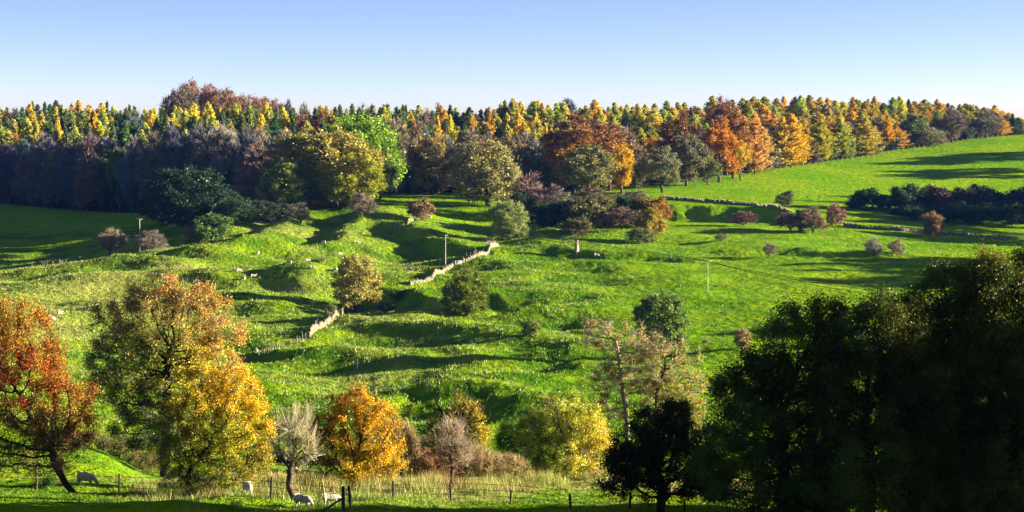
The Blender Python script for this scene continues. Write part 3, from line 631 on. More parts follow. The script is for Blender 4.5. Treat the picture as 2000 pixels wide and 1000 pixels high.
# ------------------------------------------------------------------ colours of foliage
GOLD=(.86,.56,.06); YELG=(.56,.50,.07); ORNG=(.90,.44,.02); PINE=(.10,.17,.05); OLIV=(.21,.21,.05); GREY=(.25,.21,.155); RUST=(.34,.13,.05)
BGRN=(.14,.27,.02); TAN=(.36,.25,.12); DGRN=(.14,.22,.04); MAUV=(.17,.15,.16); YEL=(.84,.60,.03); BLUG=(.13,.145,.20)  # MAUV, BLUG: twig colours blued to carry the shade of the left wood
# ------------------------------------------------------------------ the wood on the hill: every tree a thing
LAND = [(150,'yellow green topped tree'),(400,'the brown beech clump'),(560,'the bare twin trees'),(700,'the tall bright green ash'),(860,'the pair of golden spires'),(953,'the big olive oak'),
        (1120,'the red brown beech'),(1215,'the yellow maple'),(1330,'the rust red beech'),(1415,'the blazing orange beech'),(1545,'the big golden larch'),(1733,'the small orange larch'),(1800,'the pale gnarled hawthorn'),(1975,'the dark end conifers')]
ORD = ['first','second','third','fourth','fifth','sixth','seventh','eighth','ninth','tenth','eleventh','twelfth','thirteenth','fourteenth','fifteenth','sixteenth','seventeenth','eighteenth','nineteenth','twentieth']
_cnt = {}
WORDS = {'larch': {GOLD:'golden larch', YELG:'yellow green larch', ORNG:'orange larch', YEL:'bright yellow larch'}, 'pine': {PINE:'dark green spruce', DGRN:'mid green spruce'}}
FN = {'larch':'larch_tree','pine':'spruce_tree','bare':'bare_tree','round':'broadleaf_tree','beech':'beech_tree'}
def forest_label(kind, col, row, px):
    nm = WORDS.get(kind, {}).get(col) or {GREY:'grey bare tree', BLUG:'ashen bare tree', MAUV:'mauve brown bare tree', TAN:'tan leaved tree', OLIV:'olive leaved tree', RUST:'rust brown tree', DGRN:'deep green tree', ORNG:'orange leaved tree', YEL:'yellow leaved tree', BGRN:'fresh green tree'}[col]
    rw = {0:'at wood edge',1:'just inside wood',2:'in middle rows',3:'in middle rows',4:'in back rows',5:'on skyline',6:'on skyline'}[row]
    l = min(LAND, key=lambda a: abs(a[0] - px)); side = 'left' if px < l[0] else 'right'; k = (nm, rw, l[1], side); _cnt[k] = _cnt.get(k, 0) + 1
    return f'{nm} {rw}, {ORD[_cnt[k]-1]} {side} of {l[1]}'
def pick(opts):
    r = random.random() * sum(w for *_, w in opts)
    for k, c, w in opts:
        r -= w
        if r <= 0: return k, c
    return opts[-1][:2]
sky_y = lambda px: np.interp(px, [-50,0,100,250,330,480,560,700,800,900,1000,1150,1300,1400,1500,1600,1750,1850,1930,1985,2040], [205,207,206,213,212,207,212,209,211,216,206,207,205,200,194,191,196,200,207,232,270])
front_y = lambda px: np.interp(px, [-50,0,100,180,300,400,520,600,760,860,1000,1070,1240,1400,1500,1600,1750,1870,1950,2040], [300,295,290,278,280,252,268,285,250,275,282,285,290,285,262,250,248,232,232,270])
fill = []
for row in range(7):
    x = -60 + random.random() * 20
    while x < 2040:
        D = float(wood_edge(x)) + [6, 20, 40, 66, 96, 130, 165][row] + random.uniform(-6, 6)
        t = [0, .2, .42, .6, .78, .92, 1][row]; top = front_y(x) * (1 - t) + sky_y(x) * t + random.gauss(0, 7)
        if row >= 5: top = max(top, sky_y(x) - 12)
        if row <= 1:
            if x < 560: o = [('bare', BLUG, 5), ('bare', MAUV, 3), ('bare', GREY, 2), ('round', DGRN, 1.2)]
            elif x < 1070: o = [('bare', GREY, 3), ('bare', MAUV, 2), ('round', OLIV, 1.5), ('round', DGRN, 1.5), ('round', TAN, 1)]
            elif x < 1500: o = [('bare', GREY, 2), ('round', OLIV, 3), ('larch', YELG, 1.5), ('larch', GOLD, 1)]
            elif x < 1700: o = [('larch', GOLD, 4), ('larch', YELG, 2), ('bare', GREY, 1)]
            else: o = [('larch', GOLD, 3.5), ('larch', YELG, 2.5), ('bare', GREY, 2), ('round', OLIV, 1.2)]
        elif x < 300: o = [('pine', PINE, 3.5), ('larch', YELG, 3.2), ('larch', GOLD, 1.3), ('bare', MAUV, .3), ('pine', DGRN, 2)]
        elif x < 560: o = [('pine', PINE, 1.6), ('larch', YELG, 4 if row > 3 else 1), ('larch', GOLD, 2.5 if row > 3 else .4), ('pine', DGRN, 2)]
        elif x < 980: o = [('pine', PINE, 3), ('larch', YELG, 2.4), ('larch', GOLD, 1.2), ('round', RUST, 1), ('pine', DGRN, 2), ('bare', GREY, .8)]
        elif x < 1500: o = [('pine', PINE, .5), ('larch', YELG, 5), ('larch', GOLD, 4), ('pine', DGRN, .6)]
        else: o = [('pine', PINE, .5), ('larch', YELG, 3.4), ('larch', GOLD, 5.4), ('larch', ORNG, .5), ('pine', DGRN, .4), ('bare', GREY, .5)]
        k, c = pick(o); wpx = {'larch': random.uniform(40, 56), 'pine': random.uniform(34, 46), 'bare': random.uniform(44, 62), 'round': random.uniform(40, 54)}[k] * 720 / D
        b = at(x, D); hh = unp(x, top, D).z - b.z
        if hh > 4: fill.append((row, k, c, x, b, hh, wpx / FPX * D))
        x += wpx * (.66 if row == 0 else .74 if row < 5 else .6) * (.74 if k in ('larch', 'pine') else 1) * random.uniform(.8, 1.2)
fill.sort(key=lambda f: (f[0], abs(f[3] - min(LAND, key=lambda a: abs(a[0] - f[3]))[0])))
for row, k, c, x, b, hh, ww in fill:
    if k == 'larch' and x < 620: c2 = {GOLD: YEL}.get(c, c)
    else: c2 = c
    ww = ww
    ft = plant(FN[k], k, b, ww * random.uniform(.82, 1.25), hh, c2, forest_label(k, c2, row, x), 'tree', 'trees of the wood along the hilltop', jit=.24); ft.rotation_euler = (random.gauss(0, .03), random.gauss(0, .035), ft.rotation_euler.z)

WG = 'single trees standing out at the wood edge'
def T(name, kind, px, yt, yb, w_, *a, **k):
    if kind not in ('larch', 'pine'): w_ *= 1.12
    return plant_px(name, kind, px, yt, yb, w_, *a, **k)
# brown beech clump on the skyline
for i, (x, yt, w_, d) in enumerate([(352,176,50,905),(386,163,72,930),(432,176,62,925),(470,186,60,930),(512,192,52,960),(545,203,40,960)]):
    T('beech_tree', 'cap', x, yt, 0, w_ * 1.3, (.30,.17,.09) if i else (.17,.12,.09), ['small dark beech at the left end of the brown clump above the skyline','tallest domed brown beech of the clump above the skyline','brown beech just right of the tallest dome above the skyline','brown beech at the sloping right shoulder of the skyline clump','low brown beech trailing behind the skyline clump','smallest brown beech at the trailing end of the skyline clump'][i], D=d, group='brown beech clump above the skyline', cat='beech')
T('bare_tree','bare',563,196,0,22,(.14,.15,.17),'thin bare treetop poking above the skyline beside the brown clump',D=900)
T('bare_tree','bare',1108,194,0,52,(.16,.17,.19),'wide bare treetop poking above the skyline over the red brown beech',D=905)
T('bare_tree','bare',1045,200,0,34,(.16,.17,.19),'small bare treetop poking above the skyline left of the wide one',D=905)
T('beech_tree','round',1412,192,0,52,(.30,.14,.08),'tall brown beech rising to the skyline behind the orange beeches',D=800,group=WG)
T('beech_tree','round',858,206,0,44,(.34,.17,.09),'rusty treetop on the skyline near the golden spires',D=860,group=WG)
# left and middle
T('broadleaf_tree','round',148,262,0,64,(.20,.25,.05),'yellow green topped broadleaf tree standing in the dark bare wood',D=748,group=WG)
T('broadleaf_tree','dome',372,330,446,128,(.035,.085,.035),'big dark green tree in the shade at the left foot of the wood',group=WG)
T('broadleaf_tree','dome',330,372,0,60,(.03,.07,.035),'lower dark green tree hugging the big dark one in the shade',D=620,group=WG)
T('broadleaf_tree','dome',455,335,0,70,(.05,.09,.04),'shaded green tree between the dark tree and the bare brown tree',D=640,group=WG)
T('bare_tree','bare',502,282,402,84,(.30,.22,.15),'bare brown tree spreading pale branches over the dark wood edge',D=615,group=WG)
T('bare_tree','bare',430,248,0,90,(.30,.26,.19),'broad bare grey tree with sunlit twigs behind the bare brown tree',D=690,group=WG)
T('bare_tree','bare',560,258,0,64,(.32,.27,.18),'bare rounded tree in front of the yellow larches, left of the olive oaks',D=665,group=WG)
T('broadleaf_tree','dome',600,262,408,124,(.44,.40,.08),'olive yellow oak at the left of the big sunlit group',D=628,group=WG)
T('broadleaf_tree','round',655,258,405,128,(.52,.44,.09),'tall olive yellow oak in the middle of the sunlit group',D=620,group=WG)
T('broadleaf_tree','dome',556,312,412,84,(.30,.31,.06),'dusky olive tree tucked under the sunlit oaks',D=610,group=WG)
T('ash_tree','dome',708,230,398,128,(.27,.38,.03),'tall bright green ash crowning the sunlit group',D=640,group=WG)
T('broadleaf_tree','dome',692,300,408,96,(.46,.50,.03),'yellow green tree low in front of the bright green ash',D=612,group=WG)
T('broadleaf_tree','round',742,290,400,46,(.16,.24,.03),'narrow green tree at the right edge of the sunlit group',D=632,group=WG)
T('broadleaf_tree','bare',774,233,0,58,(.28,.21,.14),'rounded bare brown tree just right of the bright green ash',D=665,group=WG)
T('broadleaf_tree','dome',843,262,0,74,(.38,.28,.09),'tan yellow dome at the wood edge below the golden spires',D=672,group=WG)
T('larch_tree','larch',855,230,0,26,(0.98,0.55,0.013),'slim golden spire, left one of the pair over the tan dome',D=700,group=WG)
T('larch_tree','larch',879,228,0,34,(0.78,0.65,0.026),'yellow green spire, right one of the pair over the tan dome',D=705,group=WG)
T('larch_tree','larch',955,212,0,36,(0.75,0.44,0.039),'tawny larch rising behind the big olive oak',D=740,group=WG)
T('larch_tree','larch',1012,222,0,30,(0.94,0.47,0.019),'golden orange larch between the olive oak and the red brown beech',D=745,group=WG)
T('larch_tree','larch',1067,247,0,24,(1.00,0.55,0.019),'small golden larch just left of the red brown beech',D=710,group=WG)
T('larch_tree','larch',1000,198,0,34,(0.44,0.44,0.039),'tall yellow green larch reaching the skyline above the olive oak',D=790,group=WG)
T('oak_tree','dome',953,278,410,112,(.38,.38,.12),'big olive grey oak standing alone in front of the dark wood',D=625,group=WG)
T('larch_tree','larch',34,262,0,22,(0.94,0.47,0.026),'small orange larch low in the shaded left wood',D=795,group=WG)
T('larch_tree','larch',72,236,0,30,(0.65,0.62,0.039),'yellow larch catching sun among dark spruces at far left',D=770,group=WG)
T('larch_tree','larch',154,232,0,28,(0.94,0.55,0.026),'golden larch above the yellow green topped tree',D=780,group=WG)
T('larch_tree','larch',186,220,0,22,(0.94,0.55,0.026),'narrow golden larch beside the golden one over the dark wood',D=780,group=WG)
T('larch_tree','larch',648,216,0,18,(1.00,0.52,0.019),'tiny orange gold larch on the skyline above the sunlit oaks',D=800,group=WG)
# right wood front
T('beech_tree','beech',1122,227,372,112,(.95,.9,.9),'large red brown beech with glowing lower boughs at the wood edge',D=675,group=WG,cat='beech')
T('beech_tree','beech',1190,242,0,74,(1,1,.8),'red and orange beech close right of the large red brown one',D=685,group=WG,cat='beech')
T('oak_tree','round',1152,285,385,84,(.24,.22,.07),'grey olive oak in front of the red brown beech',D=655,group=WG)
T('maple_tree','round',1214,285,368,50,(.85,.50,.005),'bright yellow maple at the foot of the red and orange beech',D=672,group=WG)
T('bare_tree','bare',1222,250,0,46,(.32,.22,.16),'bare pinkish tree behind the bright yellow maple',D=692,group=WG)
T('bare_tree','bare',1248,285,366,36,(.30,.24,.17),'slender bare tree between the yellow maple and the trunked tree',D=690,group=WG)
T('maple_tree','round',1272,268,0,40,(.78,.40,.015),'orange gold crown peeping above the trunked grey tree',D=700,group=WG)
T('broadleaf_tree','round',1293,288,362,64,(.33,.30,.13),'pale grey green tree with a thick bare trunk at the field corner',D=678,group=WG)
T('beech_tree','round',1331,219,0,74,(.36,.15,.05),'rust red beech rising behind the olive oaks',D=712,group=WG,cat='beech')
T('oak_tree','round',1340,264,351,62,(.30,.27,.11),'pale olive oak in front of the rust red beech',D=698,group=WG)
T('broadleaf_tree','round',1382,305,345,40,(.24,.26,.06),'low round olive bush tree on the fence line',D=702,group=WG)
T('beech_tree','round',1404,234,338,64,(.74,.31,.02),'blazing orange beech at the field edge',D=712,group=WG,cat='beech')
T('beech_tree','beech',1432,221,336,64,(1,1,.7),'orange beech with brown crown, right of the blazing one',D=725,group=WG,cat='beech')
T('maple_tree','round',1446,275,334,32,(.80,.48,.01),'small yellow tree at the feet of the orange beeches',D=718,group=WG)
T('larch_tree','larch',1474,222,330,44,(0.75,0.44,0.091),'tawny larch standing right of the orange beeches',D=738,group=WG)
T('larch_tree','larch',1490,250,328,40,(0.72,0.42,0.130),'shorter faded larch at the fence, right of the tawny one',D=745,group=WG)
T('larch_tree','larch',1545,224,318,58,(1.00,0.60,0.013),'big golden larch, broadest of those on the fence line',D=762,group=WG)
T('larch_tree','larch',1528,230,322,40,(0.78,0.49,0.039),'ochre larch close on the left of the big golden larch',D=760,group=WG)
T('larch_tree','larch',1603,236,314,44,(0.65,0.52,0.026),'mustard green larch one stride right of the big golden larch',D=786,group=WG)
T('larch_tree','larch',1640,226,308,46,(0.81,0.55,0.052),'golden green larch midway along the fence',D=800,group=WG)
T('larch_tree','larch',1690,232,300,48,(0.81,0.55,0.065),'soft golden larch left of the small orange larch',D=808,group=WG)
T('larch_tree','larch',1733,226,0,24,(1.00,0.47,0.007),'small vivid orange larch at the wood edge',D=824,group=WG)
T('broadleaf_tree','round',1782,222,295,46,(.18,.24,.07),'green tree with a pale stem at the wood edge',D=835,group=WG)
T('hawthorn_tree','bare',1816,250,292,44,(.42,.36,.24),'pale gnarled hawthorn standing out on the field',D=836,group=WG)
T('bare_tree','bare',1858,212,0,46,(.36,.30,.23),'wide dusky bare tree near the far end of the wood',D=850,group=WG)
T('bare_tree','bare',1925,215,0,42,(.36,.29,.22),'dusky bare tree second from the far end of the wood',D=870,group=WG)
T('spruce_tree','pine',1976,222,0,20,(.05,.09,.07),'dark narrow spruce ending the wood against the sky',D=892,group=WG)
T('spruce_tree','pine',1986,230,0,20,(.05,.09,.07),'last dark narrow spruce of the wood, lower than its neighbour',D=895,group=WG)
for i,(x,yt,w_,c,d) in enumerate([(1508,290,26,(.22,.17,.12),748),(1585,296,24,(.2,.16,.13),775),(1650,280,26,(.2,.30,.04),798),(1622,284,22,(.2,.26,.05),794),(1662,276,18,(.3,.34,.05),800),(1712,275,28,(.2,.2,.06),812),(1745,268,26,(.14,.14,.13),826),(1838,268,22,(.24,.25,.06),845),(1890,255,24,(.16,.17,.12),862),(1768,272,22,(.12,.2,.04),832)]):
    T('hedge_bush','bush',x,yt,0,w_,c,['grey brown bush under the faded larch at the fence','mauve bush beside the mustard green larch','bright green bush on the fence midway along the wood','small green bush left of the bright green one','pale green bush right of the bright green one','olive bush below the soft golden larch','dusky bush below the vivid orange larch','olive bush beside the gnarled hawthorn','grey bush under the dusky bare trees','dark green bush left of the pale stemmed tree'][i],D=d,group='bushes along the fence under the wood',cat='bush')

# ------------------------------------------------------------------ scrub and trees in the pasture
MG = 'trees and bushes scattered over the pasture'
for x, yt, w_, D, lab in [(462,386,60,562,'dark thorn tree in the shade right of the green bank bush'),(505,392,56,568,'second dark thorn tree on the shaded bank under the oaks'),(548,398,50,572,'third dark thorn tree on the shaded bank, below the dusky olive tree'),(432,372,70,590,'shadowy dense tree behind the green bank bush'),(402,352,70,652,'tall dark tree added to cast shade behind the big dark green tree'),(300,378,50,655,'dark green tree added to cast shade at the outer left end of the clump')]:  # last two are added to cast shade over the left field
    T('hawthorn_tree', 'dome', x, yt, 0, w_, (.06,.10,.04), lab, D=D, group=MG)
T('hawthorn_tree','dome',697,499,606,78,(.52,.44,.10),'round brown gold hawthorn beside the broken wall in mid slope',group=MG,v=1)
T('hawthorn_tree','dome',911,530,616,74,(.20,.30,.02),'dark green tree with yellow sunlit side on the middle slope',group=MG,v=2)
T('lime_tree','dome',995,394,468,60,(.38,.44,.13),'pale olive round tree on a thin trunk above the dry stone wall',group=MG,v=0)
T('hawthorn_tree','bush',822,387,433,38,(.34,.25,.12),'small brown tree in shade above the tumbled wall',group=MG)
T('hawthorn_tree','twigbush',218,446,499,46,(.42,.33,.18),'tan wind swept bush left of the crossarmed pole',group=MG,cat='bush')
T('hawthorn_tree','twigbush',294,450,491,44,(.30,.25,.18),'grey bare bush right of the crossarmed pole',group=MG,cat='bush')
T('hawthorn_bush','twigbush',370,442,474,22,(.32,.25,.13),'small brown bush left of the green bush under the wood',group=MG,cat='bush')
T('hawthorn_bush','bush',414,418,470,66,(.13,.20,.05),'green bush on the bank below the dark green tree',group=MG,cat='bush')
T('hawthorn_bush','twigbush',586,396,438,42,(.28,.21,.14),'bare brown bush at the foot of the olive oaks',group=MG,cat='bush')
T('hawthorn_tree','twigbush',706,376,424,44,(.26,.21,.15),'small bare tree on the bank below the bright green ash',group=MG)
T('hawthorn_bush','bush',645,594,625,20,(.24,.26,.09),'tiny bush at the wall end left of the brown gold hawthorn',group=MG,cat='bush')
T('yew_tree','dome',1294,574,0,86,(.22,.30,.05),'dense green dome shaped tree behind the pale stemmed ash',D=338,group=MG,v=0)
T('hawthorn_bush','dome',1451,641,690,27,(.50,.42,.17),'small tan ball of a tree by the dark mass of trees',group=MG,cat='bush',D=340)
T('sapling','bush',1379,667,690,11,(.40,.33,.2),'tiny tan sapling left of the tan ball tree',group=MG,cat='bush',D=348)
for i,(x,yt,yb,w_,k,c,d,lab) in enumerate([
 (1035,338,425,70,'twigbush',(.25,.18,.14),600,'tall mauve brown thorn at the left end of the scrub'), (1080,362,440,70,'twigbush',(.24,.17,.14),595,'mauve brown thorn beside the tallest thorn of the scrub'),
 (1060,395,455,60,'bush',(.06,.09,.03),572,'dark green bush low at the left of the scrub'), (1100,392,465,60,'bush',(.05,.08,.035),566,'dark bush in the shaded heart of the scrub'),
 (1140,385,468,64,'bush',(.22,.20,.06),560,'olive bush catching light in the middle of the scrub'), (1180,382,455,54,'bush',(.20,.19,.06),575,'second olive bush, right of the one in the middle of the scrub'),
 (1130,425,470,46,'bush',(.20,.17,.06),548,'low brownish olive bush in front of the scrub'), (1215,384,440,52,'bush',(.10,.24,.03),585,'fresh green bush half hidden in the scrub'),
 (1250,380,440,46,'bush',(.24,.2,.05),580,'olive brown tree behind the yellow hawthorn of the scrub'), (1286,386,432,44,'bush',(.50,.26,.03),575,'orange brown bush at the right end of the scrub'),
 (1270,408,478,48,'bush',(.50,.40,.04),540,'yellow orange hawthorn standing forward from the scrub'), (1215,405,470,60,'twigbush',(.22,.17,.12),558,'bare grey thorn in front of the fresh green bush'),
 (1252,445,482,44,'bush',(.26,.28,.08),534,'low green bush at the feet of the yellow orange hawthorn'), (1020,375,440,50,'bush',(.06,.1,.03),590,'dark green bush beneath the mauve thorns'),
 (1160,366,420,70,'twigbush',(.26,.17,.12),612,'brown thorn joining the scrub to the wood'),(1240,372,412,60,'twigbush',(.24,.18,.12),618,'brown thorn at the top right of the scrub')]):
    T('hawthorn_bush', k, x, yt, yb, w_, c, lab, D=d, group='scrub thicket in the middle of the slope', cat='bush')
for i,(x,yt,yb,w_,k,c,lab) in enumerate([(1533,373,404,34,'bush',(.20,.18,.07),'lone bush on the bright field above the stone wall'),(1541,414,452,40,'twigbush',(.33,.19,.13),'reddish brown hawthorn at the wall end, left of the broad one'),
 (1586,403,456,52,'twigbush',(.33,.20,.13),'broad reddish hawthorn in the middle of the row by the wall'),(1568,410,454,34,'bush',(.12,.17,.06),'green hawthorn tucked against the broad reddish one'),(1632,397,450,30,'twigbush',(.38,.20,.13),'narrow upright reddish hawthorn at the gap in the wall'),
 (1454,412,442,38,'twigbush',(.27,.16,.12),'low rounded red brown bush in the shaded dip'),(1503,474,502,26,'twigbush',(.34,.26,.18),'small mauve tan bush on the hedge bank'),(1408,456,472,22,'twigbush',(.34,.3,.16),'tiny straw coloured bush below the shaded dip'),
 (1706,464,501,34,'twigbush',(.40,.35,.24),'pale bare thorn on the bank, left of a pair'),(1752,467,502,28,'twigbush',(.38,.33,.2),'pale bare thorn on the bank, right of a pair'),(1822,415,464,38,'bush',(.40,.27,.09),'bronze topped bush by the wall in front of the shaded hedge'),
 (1040,625,660,34,'bush',(.26,.32,.04),'yellow green bush on the rough slope below the wire fence'),(755,590,612,30,'bush',(.12,.18,.05),'low bush in the shade of the grassy knoll'),(776,566,586,28,'bush',(.12,.2,.04),'small green bush at the top of the grassy knoll')]):
    T('hawthorn_bush' if w_ > 12 else 'sapling', k, x, yt, yb, w_, c, lab, group=MG, cat='bush')
hb = [(1694,368,42),(1728,378,36),(1770,360,52),(1800,385,44),(1838,363,54),(1872,368,50),(1905,362,44),(1938,366,50),(1972,372,50),(2005,364,50),(1850,395,60),(1915,398,60),(1980,398,60),(1780,398,50),(2050,366,60)]
hn = ['dark rounded hedge tree at the left end of the shaded hedge','small gap bush, second along the shaded hedge','tall dark bush, third along the shaded hedge','low dark bush, fourth along the shaded hedge','broad mauve topped bush in the shaded hedge','dark bush next to the broad mauve topped one','pointed dark bush near the middle of the shaded hedge','dusky bush right of the pointed one','dark bush second from the picture edge in the hedge','tall bush where the shaded hedge leaves the picture','lower front bush of the shaded hedge, left of three','lower front bush of the shaded hedge, middle of three','lower front bush of the shaded hedge, right of three','lower front bush under the tall third bush of the hedge','hedge bush beyond the picture edge']
for i, (x, yt, w_) in enumerate(hb):
    c = [(.05,.11,.03),(.06,.13,.03),(.08,.12,.04),(.06,.10,.04),(.14,.10,.08),(.10,.09,.07),(.10,.10,.06),(.10,.11,.05),(.08,.09,.07),(.10,.08,.10)][i % 10]
    T('hedge_bush', 'bush', x, yt, 0, w_ * 1.15, c, hn[i], D=640 if i < 10 or i > 13 else 618, group='bushes of the shaded hedge', cat='bush')
# unseen trees added beyond the frame to throw the long shadows
for i, (X, Y, h_) in enumerate([(178,575,17),(184,592,20),(190,610,20),(186,628,21),(196,645,22),(190,662,22),(200,680,20),(182,560,16),(214,745,15),(220,757,16),(226,785,15),(236,800,13),(143,470,17),(150,486,18),(158,500,18),(138,452,16),(112,335,15),(118,352,17),(122,370,17)]):
    plant('broadleaf_tree', 'round', (X, Y, h1(X, Y)), 16, h_, (.1, .14, .04), f'green tree outside the picture, {ORD[i]} of the far shadow casters', 'tree', 'far shadow casters added beyond the picture edge')
for i, (X, Y, h_) in enumerate([(33,58,14),(38,63,16),(35,69,15),(44,60,16),(38,90,14),(46,92,16),(55,93,17),(41,86,13),(49,87,15)]):
    plant('broadleaf_tree', 'round', (X, Y, h1(X, Y)), 11, h_, (.1, .14, .04), f'green tree outside the picture, {ORD[i]} of the near shadow casters', 'tree', 'near shadow casters added beyond the picture edge')

# ------------------------------------------------------------------ near trees, each grown on its own
def fg_tree(name, label, px, D, lobes, anchors, seed, chain_px=None, mat_t=None, mat_c=None, dz=.8, cat='tree', ybase=None, **k):
    b = at(px, D); s = D / FPX
    L = [((l[0] - px) * s, (l[4] if len(l) > 4 else 0), unp(l[0], l[1], D).z - b.z, l[2] * s * 1.16, l[2] * s * dz * 1.1, l[3] * s * 1.16) for l in lobes]
    ch = chain_px or [(px, None)]
    C = [(0, 0, -.3)]; 
    for (x, y) in chain_px: C.append(((x - px) * s, 0, unp(x, y, D).z - b.z))
    out = [C[0]]
    for a, c in zip(C[:-1], C[1:]):
        n = max(1, int(np.linalg.norm(np.subtract(c, a)) / .35))
        for i in range(1, n + 1): out.append(tuple(np.array(a) + (np.array(c) - a) * i / n))
    A = np.array([(x, y) for x, y, c in anchors], float); Cc = np.array([c for x, y, c in anchors])
    def colf(P, rs):
        wx = px + P[:, 0] / s; wy = 400 - (P[:, 2] + b.z) / s
        wx = wx + 80 * perlin(P[:, 0] / 1.3, P[:, 2] / 1.3 + P[:, 1], seed) + rs.normal(size=len(P)) * 12; wy = wy + 65 * perlin(P[:, 2] / 1.1, P[:, 0] / 1.3 + P[:, 1], seed + 1)
        d = (wx[:, None] - A[None, :, 0]) ** 2 + (wy[:, None] - A[None, :, 1]) ** 2 + 200; wt = d ** -2.0; wt /= wt.sum(1, keepdims=True); return wt @ Cc
    k['lsize'] *= .84; k['leaves'] = int(k['leaves'] * 1.35)
    t, c = grow(name, L, out, seed, colf=colf, **k)
    o = empty(name, b); tag(o, label, cat)
    obj('trunk', t, mat_t or M_BARK, o); q = obj('crown', c, mat_c or M_LEAF, o); return o
RED=(.30,.035,.004); ORR=(.46,.14,.008); OLV=(.20,.20,.03); PNK=(.50,.30,.13); GRN=(.10,.17,.02); YLW=(.75,.50,.015); YGR=(.42,.42,.03); DKG=(.035,.07,.012); BRN=(.25,.14,.06)
fg_tree('hawthorn_tree', 'fiery red and orange tree leaning over the grazing sheep', 148, 106, [(20,620,60,45),(40,700,80,60),(110,770,70,55),(-20,700,80,90),(50,820,90,60),(130,850,60,45),(0,900,70,40),(-90,780,100,130),(160,815,40,22),(70,880,60,45),(90,830,80,50)],
  [(20,600,(.42,.24,.02)),(60,660,(.34,.15,.012)),(60,700,RED),(90,740,ORR),(150,790,ORR),(20,760,RED),(60,800,(.4,.26,.03)),(40,840,OLV),(110,860,BRN),(0,900,(.3,.28,.05)),(130,900,(.34,.2,.08)),(180,830,RED)], 31,
  chain_px=[(125,945),(103,905),(95,860)], mat_t=M_BLACK, n_att=900, step=.32, kill=.42, tip=.014, trunk=.2, leaves=75000, lsize=.115, clump=.36, leaf_drop=.15, twigs=5000, twl=.5, tww=.02, twcol=(.12,.08,.05), shell=.55)
fg_tree('ash_tree', 'great rounded ash, pinkish brown on top, with its forked trunk showing', 318, 146, [(330,640,95,95),(260,640,80,75),(240,720,70,80),(400,660,72,90),(430,740,50,70),(345,575,60,45),(300,760,90,60),(215,690,40,60),(300,830,80,50),(400,600,50,40)],
  [(345,545,(.48,.27,.07)),(240,600,(.33,.26,.06)),(200,680,(.28,.28,.05)),(240,760,(.13,.2,.025)),(430,640,(.48,.28,.06)),(460,720,(.66,.40,.08)),(340,640,(.42,.37,.06)),(300,700,(.36,.36,.04)),(400,720,(.8,.6,.03)),(290,830,DKG)], 32,
  chain_px=[(322,850),(325,780),(322,740),(328,690)], mat_t=M_BLACK, n_att=1500, step=.36, kill=.5, tip=.017, trunk=.42, leaves=85000, lsize=.15, clump=.36, leaf_drop=.3, twigs=9000, twl=.55, tww=.025, twcol=(.3,.24,.17), shell=.45)
fg_tree('maple_tree', 'golden yellow maple with low twisting boughs below the great ash', 372, 105, [(430,790,80,65),(380,850,75,60),(460,850,70,65),(350,900,60,50),(430,920,80,45),(480,900,45,45),(330,860,40,40),(455,740,45,30)],
  [(470,760,YLW),(440,740,(.72,.42,.02)),(380,780,(.66,.45,.02)),(350,830,(.28,.32,.02)),(330,900,(.22,.25,.03)),(420,860,(.42,.42,.02)),(400,930,(.16,.2,.02)),(490,830,YLW),(500,900,(.45,.38,.03))], 33,
  chain_px=[(368,955),(362,935),(375,905)], mat_t=M_BLACK, n_att=1100, step=.3, kill=.4, tip=.013, trunk=.17, leaves=58000, lsize=.10, clump=.23, leaf_drop=.3, twigs=4000, twl=.5, tww=.018, twcol=(.12,.09,.05))
fg_tree('willow_tree', 'pale nearly leafless willow with a gnarled grey trunk by the fence', 580, 99, [(570,850,34,30),(545,880,20,26),(598,870,22,36),(572,895,26,26),(580,822,22,16)],
  [(600,830,(.5,.5,.2)),(560,850,(.45,.40,.22))], 34, chain_px=[(572,972),(563,948),(566,925)], mat_t=M_BARK, mat_c=M_LEAF, n_att=260, step=.22, kill=.3, tip=.015, trunk=.2, leaves=2600, lsize=.08, clump=.2, leaf_drop=.5, twigs=1200, twl=.9, tww=.022, twcol=(.55,.46,.30), upt=.9, up=.25, twjit=.35)
fg_tree('maple_tree', 'orange and yellow maple glowing behind the two stout gateposts', 677, 112, [(690,800,52,40),(645,835,44,40),(615,860,18,20),(770,870,26,24),(720,850,60,55),(690,900,75,42),(635,890,35,35),(755,900,40,35),(685,772,26,20),(740,810,35,30)],
  [(685,765,(.7,.36,.02)),(640,810,(.58,.28,.02)),(630,880,(.3,.18,.02)),(700,850,(.78,.42,.015)),(740,820,(.72,.42,.02)),(700,900,YLW),(760,900,(.65,.42,.03)),(650,920,(.2,.17,.02))], 35,
  chain_px=[(676,950),(682,925)], mat_t=M_BLACK, n_att=1100, step=.3, kill=.4, tip=.013, trunk=.2, leaves=48000, lsize=.10, clump=.22, leaf_drop=.3, twigs=3000, twl=.5, tww=.018, twcol=(.14,.1,.06))
fg_tree('hawthorn_tree', 'tan twiggy thorn pressed against the orange maple', 782, 122, [(780,860,32,32),(765,900,30,30),(795,890,22,24)], [(780,850,(.5,.34,.14)),(770,900,(.42,.3,.08))], 36,
  chain_px=[(782,930)], n_att=400, step=.28, kill=.4, tip=.013, trunk=.1, leaves=12000, lsize=.09, clump=.24, twigs=6000, twl=.5, tww=.018, twcol=(.4,.3,.18))
